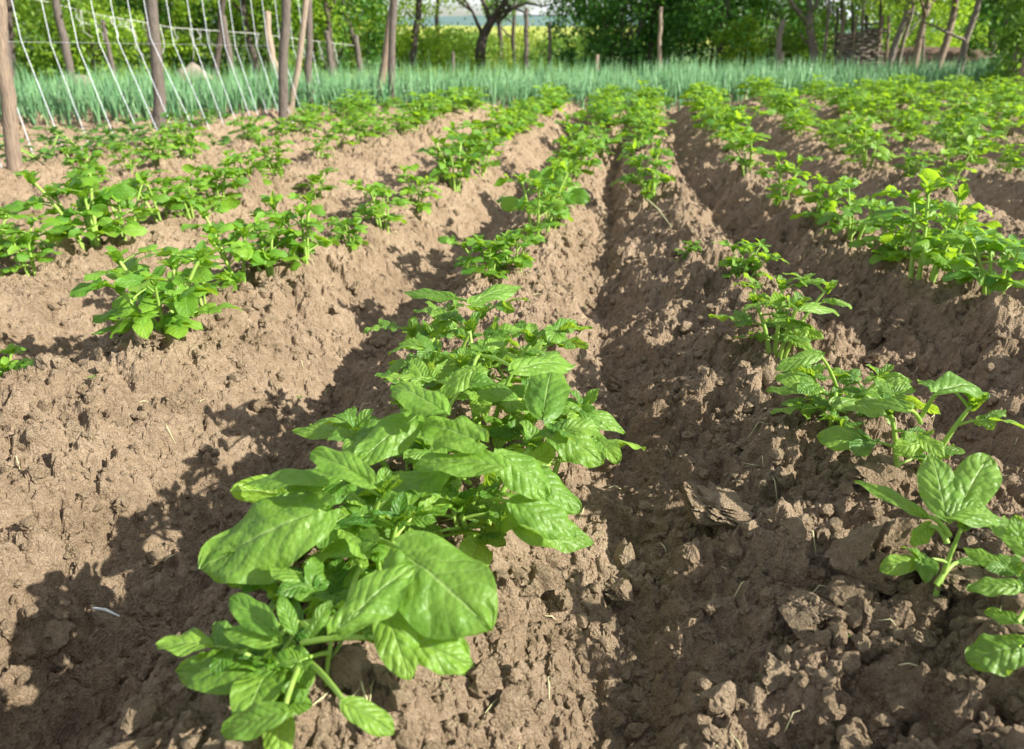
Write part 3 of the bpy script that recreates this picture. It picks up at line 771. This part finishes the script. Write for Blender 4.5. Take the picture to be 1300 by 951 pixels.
# second trellis behind, with short frayed string ends
t2 = thing('old_trellis', 'old trellis with short frayed string ends behind the onion bed at left', 'trellis', (-4, 10, 0)); O2 = np.array((-4, 10, 0.))
WP = [(20, -6, 8.2), (58, 2, 9.2), (97, 12, 9.6), (130, 20, 9.9), (176, 27, 10.3), (217, 35, 10.8), (260, 38, 11.2), (300, 41, 11.6), (330, 43, 12.0), (390, 51, 12.8), (452, 58, 13.6)]
wp = [on_y(*w) for w in WP]
mb = MB(); tube(mb, np.array(wp) - O2, .0035, 5); part('wire', mb, M_ROPE, t2)
for k, (u, D, vt, r, m) in enumerate([(63, 9.25, -30, .045, M_POST), (189, 10.4, 30, .045, M_POSTL), (338, 12.0, 15, .06, M_POSTL), (283, 11.4, 20, .05, M_POST), (415, 13, 40, .05, M_POST), (452, 13.6, 45, .05, M_POST), (130, 9.9, 25, .03, M_POST)]):
    T = on_y(u, vt, D); B = np.array((T[0] + .03, T[1], -.1)); mb = MB(); post(mb, B - O2, T - O2, r, 50 + k, 7); part('post', mb, m, t2)
rs = random.Random(4)
for k in range(34):
    f = .18 + .8 * rs.random(); i = f * (len(wp) - 1); a = int(i); p = wp[a] + (wp[min(a + 1, len(wp) - 1)] - wp[a]) * (i - a)
    l = rs.uniform(.10, .42); P = [p + (rs.uniform(-.02, .02) * q, 0, -l * q / 4) for q in range(5)]
    mb = MB(); tube(mb, np.array(P) - O2, rs.uniform(.002, .0055), 4); part('string_end', mb, M_ROPE, t2)

# bean seedlings at the foot of the strings
bl = []
def beans():
    for k in range(5):
        st, lv = gen_plant(3000 + k, .2, 4, .045, 1, 1.1, (0, 0), 3, 1)
        f = MB()
        for l in lv: f.merge(l)
        bl.append((st.mesh('stem', M_STEM), f.mesh('foliage', M_BEAN)))
beans()
BE = [(40, 215), (62, 210), (88, 203), (110, 196), (143, 190), (158, 192), (182, 188), (203, 184), (226, 180), (244, 180), (262, 176), (280, 173), (300, 170), (318, 167), (340, 163), (372, 158), (386, 154), (398, 151)]
for k, (u, v) in enumerate(BE):
    p = at_px(u, v); o = thing('bean_plant', '%s low dark green bean plant from the camera under the slanting strings' % ORD[k], 'bean plant', (p[0], p[1], gz(p) - .01), 'bean seedlings at the foot of the strings', random.uniform(0, 6))
    q = k % 5; link('stem', bl[q][0], o); link('foliage', bl[q][1], o); s = random.uniform(.8, 1.1); o.scale = (s * 1.3, s * 1.3, s)

# ------------------------------------------------------------------ trees and shrubs behind
def crown_mat(name, c1, c2, tr, trans=.35):
    return leaf_mat(name, c1, c2, tr, (0, 0, 0), trans, .5, 0, False, .35)
M_CR = {'lime': crown_mat('lime_leaves', (.08, .18, .018), (.33, .48, .05), (.50, .70, .05), .42),
        'mid': crown_mat('green_leaves', (.032, .095, .014), (.17, .29, .035), (.26, .44, .04), .36),
        'dark': crown_mat('dark_leaves', (.022, .085, .014), (.085, .22, .03), (.12, .30, .02), .28),
        'yellow': crown_mat('yellow_leaves', (.16, .22, .03), (.36, .42, .07), (.45, .55, .06), .4)}
def leaf_cloud(rs, n, clumps, sig, lsize):
    C = np.asarray(clumps); k = rs.integers(0, len(C), n)
    P = C[k] + rs.normal(size=(n, 3)) * sig * (.6 + .8 * rs.random((len(C), 1))[k])
    P = P[P[:, 2] > .02]; n = len(P)
    d = rs.normal(size=(n, 3)); d[:, 2] -= .25; d /= np.linalg.norm(d, axis=1)[:, None]
    q = rs.normal(size=(n, 3)) * .6 + np.array((0, 0, 1.)); s = np.cross(d, q); s /= np.maximum(1e-6, np.linalg.norm(s, axis=1))[:, None]
    L = lsize * (.6 + .8 * rs.random((n, 1))); nrm = np.cross(s, d)
    V = np.stack([P, P + d * L * .45 + s * L * .30 + nrm * L * .06, P + d * L, P + d * L * .45 - s * L * .30 + nrm * L * .06], 1)
    return V.reshape(-1, 3), np.arange(n * 4).reshape(-1, 4)
GT = 'trees and shrubs behind the onion bed'
def limb_tree(mb, B, top, r, rs, n=9, wob=.12, depth=2, spread=1.0, clumps=None):
    B = np.asarray(B, float); top = np.asarray(top, float); k = 9
    P = [B + (top - B) * i / (k - 1) + rs.normal(size=3) * np.array((wob, wob, 0)) * r * 2.2 * (i > 0) for i in range(k)]
    R = [r * (1.15 if i == 0 else 1 - .55 * i / (k - 1)) for i in range(k)]
    tube(mb, P, R, n)
    if clumps is not None: clumps.append(P[-1])
    if depth <= 0: return
    L = np.linalg.norm(top - B)
    for q in range(rs.integers(3, 6)):
        f = rs.uniform(.35, .95); i = int(f * (k - 1)); S = P[i]
        a = rs.uniform(0, 2 * PI); e = rs.uniform(.3, 1.1)
        T = S + np.array((math.cos(a) * math.cos(e), math.sin(a) * math.cos(e), math.sin(e))) * L * rs.uniform(.28, .5) * spread
        limb_tree(mb, S, T, R[i] * .55, rs, max(4, n - 2), wob, depth - 1, spread, clumps)
def shrub(label, u, D, w, h, kind, seed, nl=5000, ls=.07, cat='shrub', zmin=.0, name='leafy_shrub', grp=GT):
    rs = np.random.default_rng(seed); p = on_y(u, 52, D); base = (p[0], D, -.03)
    o = thing(name, label, cat, base, grp)
    st = MB(); cl = []
    for k in range(4):
        a = rs.uniform(0, 6.28); limb_tree(st, (math.cos(a) * .08, math.sin(a) * .08, -.05), (math.cos(a) * w * .45, math.sin(a) * w * .45, h * rs.uniform(.6, .9)), .022, rs, 5, .1, 1, 1, cl)
    part('stem', st, M_BARK, o)
    n = 46; an = rs.uniform(0, 2 * PI, n); rr = rs.random(n) ** .5; z = zmin + (h - zmin) * rs.random(n)
    prof = np.sqrt(np.clip(1 - ((z / h - .38) / .66) ** 2, .05, 1))
    C = np.stack([np.cos(an) * rr * w * prof, np.sin(an) * rr * w * .8 * prof, z], -1)
    V, f = leaf_cloud(rs, nl, C, w * .125, ls); mb = MB(); mb.add(V, f)
    part('foliage', mb, M_CR[kind], o, False)
    return o
def tree(label, u, D, lean_u, r, h, kind, seed, cw=1.5, zlow=1.0, nl=6000, ls=.08, bark=None, dense=True, vbase=None, name='tree', fork=True):
    rs = np.random.default_rng(seed); p = on_y(u, 80, D); q = on_y(lean_u, 0, D)
    o = thing(name, label, 'tree', (p[0], D, -.05), GT)
    dx = (q[0] - p[0]) / (q[2] - p[2])
    T = np.array((dx * h * .7, rs.uniform(-.2, .2), h * .7)); mb = MB(); cl = []
    limb_tree(mb, (0, 0, -.05), T, r, rs, 9, .18, 2 if fork else 1, .9, cl)
    part('trunk', mb, bark or M_BARK, o)
    n = 50 if dense else 22
    C = np.stack([T[0] * .8 + rs.normal(size=n) * cw * .55, rs.normal(size=n) * cw * .5, zlow + (h - zlow) * rs.random(n)], -1)
    if cl: C = np.vstack([C, [c for c in cl if c[2] > zlow * .8]])
    V, f = leaf_cloud(rs, nl, C, cw * .125, ls); mb = MB(); mb.add(V, f)
    part('crown', mb, M_CR[kind], o, False)
    return o
# left: hedge-like bushes on the slope
for a in [
 ('lime green bush at the far left edge behind the trellis', -20, 11.5, 1.2, 2.0, 'mid', 1),
 ('bright lime bush beside the far left post', 40, 12.5, 1.3, 1.9, 'lime', 2),
 ('low lime bush between the left posts', 110, 11.8, 1.0, 1.2, 'lime', 3),
 ('tall darker bush above the pale rocks', 160, 14.5, 1.4, 2.6, 'dark', 4),
 ('yellow green bush behind the second post of the trellis', 210, 14.0, .8, 2.2, 'lime', 5),
 ('shady green bush right of the pale rocks', 285, 15.0, 1.4, 2.4, 'dark', 6),
 ('bright bush behind the pale round post', 345, 14.5, 1.2, 2.3, 'lime', 7),
 ('green bush left of the leaning pair of posts', 420, 15.5, 1.3, 2.4, 'dark', 8),
 ('lime bush behind the leaning pair of posts', 458, 17, 1.0, 1.4, 'lime', 9),
 ('light bush between the pair of posts and the bare tree', 545, 18, 1.1, .8, 'lime', 10),
 ('low bush left of the bare tree', 590, 21, 1.2, .8, 'mid', 11),
 ('low yellowish bush right of the bare tree', 655, 24, 1.6, .75, 'yellow', 12),
 ('low green bush in the open gap', 712, 21, 1.3, .62, 'mid', 13),
 ('round very dark bush right of the open gap', 790, 15, 1.25, 2.6, 'dark', 14),
 ('dark green bush left half of the dark thicket', 765, 16.5, 1.2, 2.2, 'dark', 15),
 ('dark bush behind the tall thin stake', 855, 16.5, 1.3, 2.4, 'dark', 16),
 ('green bush right of the thin stake', 905, 17.5, 1.3, 2.0, 'mid', 17),
 ('bright yellow green bush before the dark thicket', 937, 14.2, .55, .95, 'lime', 18),
 ('dark bush left of the forked tree', 975, 16.5, 1.2, 2.2, 'dark', 19),
 ('low green bush at the foot of the forked tree', 1010, 15.0, .8, .75, 'mid', 20),
 ('green bush behind the woven fence', 1075, 18.0, 1.5, 2.4, 'mid', 21),
 ('lime bush glowing behind the leaning trunks', 1140, 19.0, 1.5, 2.2, 'lime', 22),
 ('lime bush on the slope at right behind the trunks', 1215, 20.0, 1.6, 2.2, 'lime', 23),
 ('dark overhanging shrub at the right edge', 1305, 11.5, .6, 2.4, 'dark', 24),
 ('dark shrub behind the right edge shrub', 1280, 14.5, .7, 2.6, 'dark', 25),
 ('mid green shrub spilling over the right edge stakes', 1345, 10.2, .7, 1.8, 'mid', 26)]:
    lab, u, D, w, h, kd, sd = a
    shrub(lab, u, D, w, h, kd, 700 + sd, int(5200 * min(1.3, w * h / 2.4 + .3)), .075 if D < 16 else .09)
# trees
for a in [
 ('dark trunk tree at the far left edge', 6, 9.8, 2, .06, 4.5, 'mid', 1, 1.4, 1.1, True, M_BARK),
 ('tree with dark double trunk left of the bare tree', 520, 17, 528, .085, 4.8, 'lime', 2, 1.0, 1.3, False, M_BARK),
 ('thin dark trunk tree between the double trunk and the bare tree', 556, 18.5, 555, .06, 4.5, 'lime', 3, 1.0, 1.35, False, M_BARK),
 ('thin tree standing right of the bare tree', 636, 21, 632, .07, 4.5, 'mid', 5, 1.0, 1.6, False, M_BARK),
 ('slim sapling tree right of the thin tree', 653, 22, 652, .06, 4.5, 'mid', 6, .9, 1.5, False, M_BARK),
 ('dark leaved tree over the dark thicket', 826, 15.5, 830, .05, 4.8, 'dark', 7, 1.9, .9, True, M_BARK),
 ('crooked dark trunk tree right of the thin stake', 911, 15, 921, .075, 4.8, 'dark', 8, 1.6, .85, True, M_BARK),
 ('slender trunk tree behind the crooked one', 883, 17, 887, .04, 4.5, 'dark', 9, 1.3, .9, True, M_BARK),
 ('pale slender leaning tree left of the woven fence', 1046, 13.8, 1056, .03, 4.2, 'mid', 11, 1.1, 1.05, False, M_BARKL),
 ('tree leaning right of the woven fence, darkest trunk', 1124, 13.2, 1151, .062, 4.2, 'lime', 12, 1.2, 1.4, False, M_BARKL),
 ('second thin leaning tree beside the darkest trunk', 1137, 14.2, 1158, .035, 4.2, 'lime', 13, 1.0, 1.2, False, M_BARKL),
 ('tree with rough reddish leaning trunk', 1160, 13.2, 1178, .06, 4.2, 'lime', 14, 1.2, 1.4, False, M_POSTR),
 ('straight thin pale tree among the leaning trunks', 1178, 14.5, 1179, .03, 4.2, 'lime', 15, 1.0, 1.25, False, M_BARKL),
 ('thick leaning tree with knotty trunk over the bank', 1188, 12.8, 1211, .065, 4.2, 'lime', 16, 1.2, 1.4, False, M_POSTR),
 ('grey leaning tree rightmost of the leaning trunks', 1218, 12.2, 1237, .055, 4.2, 'mid', 17, 1.2, 1.4, False, M_BARKL),
 ('thin dark trunk seen through the strings left of the second post', 120, 13.0, 112, .05, 4.5, 'mid', 23, 1.3, 1.25, False, M_BARK),
 ('dark trunk seen through the strings between the posts', 268, 12.6, 276, .055, 4.5, 'lime', 24, 1.3, 1.25, False, M_BARK),
 ('crooked dark trunk left of the pale leaning post', 322, 13.8, 312, .06, 4.5, 'mid', 25, 1.3, 1.25, False, M_BARK),
 ('dark slanting trunk left of the pair of posts', 425, 14.2, 412, .06, 4.5, 'lime', 26, 1.2, 1.3, False, M_BARK),
 ('half hidden dark tree behind the left bushes', 395, 18, 400, .09, 5, 'mid', 18, 1.9, .9, True, M_BARK),
 ('dark branched tree leaning over the old trellis', 462, 15.5, 440, .05, 4.5, 'mid', 19, 1.4, .8, True, M_BARK),
 ('shade tree over the left bushes', 250, 17, 246, .09, 5, 'lime', 20, 2.0, .9, True, M_BARK),
 ('green tree behind the far left bushes', 80, 16, 78, .09, 5, 'mid', 21, 2.0, .9, True, M_BARK),
 ('tall dark tree behind the right edge', 1262, 16.5, 1266, .08, 5, 'dark', 22, 1.0, .9, True, M_BARK)]:
    lab, u, D, lu, r, h, kd, sd, cw, zl, dn, bk = a
    tree(lab, u, D, lu, r, h, kd, 800 + sd, cw, zl, 6500 if dn else 2200, .085, bk, dn)
# the bare tree in the gap and the forked tree: limbs set by hand
def hand_tree(label, D, limbs, kind, seed, leafn, bark=M_BARK, name='tree', zlow=.9):
    rs = np.random.default_rng(seed); b = on_y(limbs[0][0][0], limbs[0][0][1], D)
    O = np.array((b[0], D, -.05)); o = thing(name, label, 'tree', O, GT); mb = MB(); tips = []
    for pts, r0, r1 in [(l[:-2], l[-2], l[-1]) for l in limbs]:
        P = [on_y(u, v, D + rs.uniform(-.15, .15)) - O for u, v in pts]
        if pts is limbs[0][:-2] or pts == limbs[0][:-2]: P[0][2] = -.05
        tube(mb, P, np.linspace(r0, r1, len(P)), 8); tips += P[len(P) // 2:]
        e = P[-1] - P[-2]
        if P[-1][2] > .9:
            limb_tree(mb, P[-1], P[-1] + norm(e) * 1.2 + (0, 0, .5), r1, rs, 6, .3, 2, 1.0, tips)
        for q in range(3):
            i = rs.integers(1, len(P)); a = rs.uniform(0, 6.28)
            tube(mb, [P[i], P[i] + np.array((math.cos(a) * .15, .05, .12)), P[i] + np.array((math.cos(a) * .35, .1, .22 * rs.uniform(-.3, 1.4)))], [r1 * .5, r1 * .35, r1 * .15], 4)
    part('trunk', mb, bark, o)
    if leafn:
        C = [t for t in tips if t[2] > zlow]; V, f = leaf_cloud(rs, leafn, C, .25, .07); m2 = MB(); m2.add(V, f); part('crown', m2, M_CR[kind], o, False)
hand_tree('bare dark branching tree in the middle of the open gap', 18, [
    ((608, 78), (610, 62), (614, 45), (622, 30), (632, 16), (640, 5), (645, -10), .13, .05), ((622, 30), (618, 12), (612, 0), (606, -15), .06, .03),
    ((632, 17), (650, 10), (668, 4), (690, 8), .05, .018), ((614, 46), (606, 30), (600, 15), (590, 0), .05, .02), ((640, 5), (662, 14), (675, 20), .03, .01),
    ((600, 15), (585, 4), (572, -8), .03, .015)], 'mid', 31, 500, zlow=1.3)
hand_tree('forked grey tree left of the woven fence', 14, [
    ((1038, 88), (1033, 65), (1029, 45), (1028, 28), (1028, 12), (1026, -8), .085, .05), ((1029, 34), (1018, 20), (1008, 8), (998, -8), .055, .03), ((1028, 16), (1036, 8), (1040, -6), .04, .025)], 'mid', 32, 2600, M_BARKL)
# stakes
def stake(label, u, v0, v1, D, r, m, seed, lean=0):
    T = on_y(u + lean, v1, D); B = on_y(u, v0, D); B[2] = -.1
    mb = MB(); post(mb, (0, 0, 0), T - B, r, seed, 8)
    o = link('wooden_stake', mb.mesh('wooden_stake', m), None, label=label, category='stake', group='stakes beyond the onion bed'); o.location = B
stake('tall grey stake in the open gap right of the bare tree', 668, 82, 10, 14.5, .045, M_POST, 1)
stake('pale stake nearer the dark thicket', 698, 82, 28, 15.0, .035, M_POST, 2)
stake('short reddish stake before the dark thicket', 758, 88, 70, 12.0, .03, M_POSTL, 3)
stake('tall straight stake in front of the dark bushes', 838, 84, 9, 13.0, .032, M_POSTL, 4, 1)
stake('leaning grey stake left of the forked tree', 985, 88, 26, 13.0, .05, M_BARKL, 5, 8)
stake('short stake beside the leaning grey stake', 991, 90, 66, 12.6, .03, M_POSTL, 6, 3)
stake('pale slanting stake under the right edge shrub', 1276, 106, 38, 10.3, .045, M_BARKL, 7, 26)
stake('reddish slanting stake at the right edge', 1287, 112, 52, 9.9, .045, M_POSTR, 8, 26)
stake('low thin stake left of the bare tree', 575, 82, 66, 14, .03, M_POST, 9)
# woven wattle fence
wf = thing('wattle_fence', 'tall woven fence of brown branches at right behind the onions', 'fence', (on_y(1090, 90, 13.6)[0], 13.6, -.05)); WO = np.array(wf.location)
rs = random.Random(9)
ups = [1062, 1067, 1073, 1079, 1086, 1094, 1103, 1112, 1121, 1128]
for k, u in enumerate(ups):
    B = on_y(u, 90, 13.6 + .01 * k); T = on_y(u + rs.uniform(-6, 10), rs.choice((-60, -40, 10, 20)), 13.6 + rs.uniform(-.1, .1)); B[2] = -.1
    mb = MB(); post(mb, B - WO, T - WO, rs.uniform(.02, .035), k + 80, 6); part('upright', mb, M_POSTR if k % 2 else M_BARK, wf)
mb = MB()
for k in range(31):
    v = 92 - k * 1.9 if k < 30 else 30 - (k - 30) * 1.5; u0 = rs.uniform(1060, 1075) if v > 42 else rs.uniform(1085, 1100); u1 = rs.uniform(1112, 1130)
    P = [on_y(u0 + (u1 - u0) * i / 6, v + rs.uniform(-1.5, 1.5), 13.6 + .035 * (1 if (i + k) % 2 else -1)) - WO for i in range(7)]
    tube(mb, P, [.023, .023, .022, .021, .020, .018, .014], 5)
part('woven_branches', mb, M_BARKL, wf)
# brush bank behind the leaning trunks, rocks at left
def bank():
    g = np.linspace(-1, 1, 90); h = np.linspace(-1, 1, 50); XX, YY = np.meshgrid(g, h)
    Z = .60 * np.clip(1 - np.abs(XX) ** 3, 0, 1) * np.clip(1 - YY ** 2, 0, 1) ** .6 + .06 * fbm(XX * 9, YY * 5, 3, 4)
    p = on_y(1215, 80, 14.6); mb = MB(); mb.add(np.stack([XX * 1.9 + p[0] + .2, YY * 1.0 + 15.8, Z - .06], -1).reshape(-1, 3), grid_faces(50, 90))
    m = soil_mat('brush_bank', (.07, .045, .035), (.15, .10, .075), (.24, .17, .12), .9)
    link('earth_bank', mb.mesh('earth_bank', m), None, kind='structure')
bank()
for k, (u, v, D, r, sx, lab) in enumerate([
    (98, 78, 10.6, .21, (1.3, .7, 1.2), 'pale rock low behind the onions at far left'), (240, 66, 12.0, .24, (1.3, .7, 1.2), 'grey rock in the dark hollow of the left bushes')]):
    V5, F5 = ico(3); mb = MB(); mb.add(lump(V5, 600 + k, .3, 1.2, .05) * r * np.array(sx), F5); p = on_y(u, v, D)
    o = link('rock', mb.mesh('rock', simple('rock_%s' % 'abcde'[k], (.16, .12, .10), (.36, .29, .25), .9, 9, None, 1.0)), None, label=lab, category='rock', group='pale rocks among the left bushes'); o.location = (p[0], p[1], .03)
# weeds under the trees, far wood, hill
def weeds():
    n = 26000; Y = RNG.uniform(11.0, 22, n); X = RNG.uniform(-1, 1, n) * (Y * .78 + .8); ok = Y > onion_front(X) + 3.1; X, Y = X[ok], Y[ok]; n = len(X)
    h = RNG.uniform(.10, .34, n) * (1 + .5 * (vn(X, Y, 9) - .5)); az = RNG.uniform(0, 6.28, n); w = .012; ln = RNG.uniform(.1, .6, n) * h
    z0 = np.full(n, -.08)
    V = np.stack([np.stack([X - w * np.sin(az), Y + w * np.cos(az), z0], -1), np.stack([X + w * np.sin(az), Y - w * np.cos(az), z0], -1),
                  np.stack([X + np.cos(az) * ln, Y + np.sin(az) * ln, z0 + h], -1)], 1)
    mb = MB(); mb.add(V.reshape(-1, 3), np.arange(n * 3).reshape(-1, 3))
    link('weeds', mb.mesh('weeds', M_CR['lime'], False), None, kind='stuff', label='weeds and long grass growing under the trees', category='grass')
weeds()
def far_wood():
    rs = np.random.default_rng(77); mb = MB()
    for k in range(70):
        X = rs.uniform(-60, 60); D = rs.uniform(46, 70)
        gap = abs(X / D + .05) < .17
        if gap and k % 3: continue
        h = rs.uniform(.4, .85) if gap else rs.uniform(3, 5.5)
        C = np.array((X, D, 0)) + rs.normal(size=(16, 3)) * (1.6, 1.2, 0) + np.stack([np.zeros(16), np.zeros(16), rs.random(16) * h], -1)
        V, f = leaf_cloud(rs, 1500, C, .5 if not gap else .3, .28); mb.add(V, f)
    link('far_wood', mb.mesh('far_wood', M_CR['mid'], False), None, kind='stuff', label='distant wood reading as one green mass beyond the gap', category='wood')
far_wood()
def yellow_field():
    g = np.linspace(-70, 60, 80); h = np.linspace(85, 230, 40); XX, YY = np.meshgrid(g, h)
    Z = 4.6 * np.clip((YY - 85) / 140, 0, 1) ** 1.2 + .5 * vn(XX / 8, YY / 14, 3) - .3
    mb = MB(); mb.add(np.stack([XX, YY, Z], -1).reshape(-1, 3), grid_faces(40, 80))
    link('flowering_field', mb.mesh('flowering_field', simple('yellow_field', (.14, .22, .03), (.48, .46, .09), .9, .25)), None, kind='structure')
yellow_field()
def hill():
    g = np.linspace(-700, 900, 160); h = np.linspace(520, 1200, 50); XX, YY = np.meshgrid(g, h)
    ridge = 17 + 9 * np.exp(-((XX + 60) / 240) ** 2) + 5 * (vn(XX / 90, YY / 300, 8) - .5)
    Z = ridge * np.sin(np.clip((YY - 520) / 340, 0, 1) * PI / 2) + 1.4 * vn(XX / 9, YY / 9, 7) - 1
    mb = MB(); mb.add(np.stack([XX, YY, Z], -1).reshape(-1, 3), grid_faces(50, 160))
    m = simple('hazy_hill_forest', (.07, .13, .12), (.12, .19, .18), .95, .05)  # forest green shifted to blue: the haze of distance is painted into the colour
    link('hills', mb.mesh('hills', m), None, kind='structure')
hill()
# small things: a pale twig in the left furrow
mb = MB(); a = at_px(122, 788) + (0, 0, .022); b = at_px(156, 800) + (0, 0, .024); tube(mb, [(0, 0, 0), (b - a) * .5 + (0, 0, .004), b - a], [.0016, .0022, .0012], 6)
o = link('twig', mb.mesh('twig', M_ROPE), None, label='thin pale twig lying in the shaded left furrow', category='twig'); o.location = a
mb = MB(); a = at_px(820, 262) + (0, 0, .03); b = at_px(852, 300) + (0, 0, .03); tube(mb, [(0, 0, 0), (b - a) * .5 + (0, 0, .01), b - a], [.003, .003, .001], 6)
o = link('dry_stalk', mb.mesh('dry_stalk', M_ONBASE), None, label='dry straw stalk below the lone bushy plant', category='stalk'); o.location = a

def straw():
    mb = MB()
    for k in range(230):
        y = .5 + 3.2 * random.random() ** 1.4; x = random.uniform(-1, 1) * (y * .75 + .2); a = random.uniform(0, 6.28); l = random.uniform(.008, .035)
        p = np.array((x, y)); q = p + (math.cos(a) * l, math.sin(a) * l); m_ = (p + q) / 2 + (random.uniform(-.003, .003), random.uniform(-.003, .003))
        z = zg(np.array([p[0], m_[0], q[0]]), np.array([p[1], m_[1], q[1]])); zz = max(z) + .002
        tube(mb, [(p[0], p[1], z[0] + .002), (m_[0], m_[1], zz), (q[0], q[1], z[2] + .003)], [.0005, .0009, .0004], 4)
    link('straw_bits', mb.mesh('straw_bits', M_ONBASE), None, kind='stuff', label='bits of dry straw and root lying on the soil', category='straw')
straw()
# a few tiny weed seedlings that stand alone on the soil
for k, (u, v, lab) in enumerate([(118, 482, 'tiny green weed seedling on the sunlit left ridge'), (380, 506, 'tiny weed sprout in the shaded left furrow'), (745, 352, 'tiny weed sprout in the middle furrow, upper part'), (742, 385, 'tiny pale leaf sprout in the middle furrow, lower part'), (1075, 812, 'tiny weed sprout near the bottom between the right clods')]):
    p = at_px(u, v); z = float(zg(np.array([p[0]]), np.array([p[1]]))[0]); mb = MB()
    for q in range(4):
        a = q * 1.6 + k; d = np.array((math.cos(a), math.sin(a), .5)); leaflet(mb, (0, 0, .002), d, UP, .011, .0045, 5, 4, .4, .3, 0, .03, q)
    o = link('weed_seedling', mb.mesh('weed_seedling', M_LEAF), None, label=lab, category='weed', group='tiny weed seedlings on the soil'); o.location = (p[0], p[1], z)
# ------------------------------------------------------------------ light
SUN_EL, SUN_AZ = math.radians(32), (.94, -.34)        # from the right, a little behind the camera
w = bpy.data.worlds.new('World'); sc.world = w; w.use_nodes = True
nt = w.node_tree; nt.nodes.clear(); L = nt.links.new
out = nt.nodes.new('ShaderNodeOutputWorld'); bg = nt.nodes.new('ShaderNodeBackground'); bg.inputs[1].default_value = .07
sky = nt.nodes.new('ShaderNodeTexSky'); sky.sky_type = 'NISHITA'; sky.sun_disc = False
sky.sun_elevation = SUN_EL; sky.sun_rotation = math.atan2(SUN_AZ[0], SUN_AZ[1]); sky.dust_density = 1.5
tc = nt.nodes.new('ShaderNodeTexCoord'); mp = nt.nodes.new('ShaderNodeMapping'); mp.inputs['Scale'].default_value = (1, 1, 5); L(tc.outputs['Generated'], mp.inputs[0])
no = nt.nodes.new('ShaderNodeTexNoise'); no.inputs['Scale'].default_value = 3.5; no.inputs['Detail'].default_value = 8; L(mp.outputs[0], no.inputs['Vector'])
rp = ramp(nt, no.outputs[0], [(.40, (0, 0, 0)), (.62, (1, 1, 1))])
mx = nt.nodes.new('ShaderNodeMix'); mx.data_type = 'RGBA'; L(rp.outputs[0], mx.inputs[0]); L(sky.outputs[0], mx.inputs[6]); mx.inputs[7].default_value = (8.6, 8.9, 9.4, 1)
L(mx.outputs[2], bg.inputs[0]); L(bg.outputs[0], out.inputs[0])
sl = bpy.data.lights.new('sun', 'SUN'); sl.energy = 4.9; sl.angle = math.radians(.6); sl.color = (1.0, .955, .86)
so = bpy.data.objects.new('sun', sl); COL.objects.link(so)
from mathutils import Vector
dv = Vector((SUN_AZ[0] * math.cos(SUN_EL), SUN_AZ[1] * math.cos(SUN_EL), math.sin(SUN_EL)))
so.rotation_euler = dv.to_track_quat('Z', 'Y').to_euler(); so.location = dv * 30
sc.view_settings.view_transform = 'Standard'; sc.view_settings.look = 'None'; sc.view_settings.gamma = 1; sc.view_settings.exposure = 1.2
sc.render.engine = 'CYCLES'
sc.cycles.max_bounces = 6; sc.cycles.diffuse_bounces = 3; sc.cycles.transmission_bounces = 4; sc.cycles.transparent_max_bounces = 4
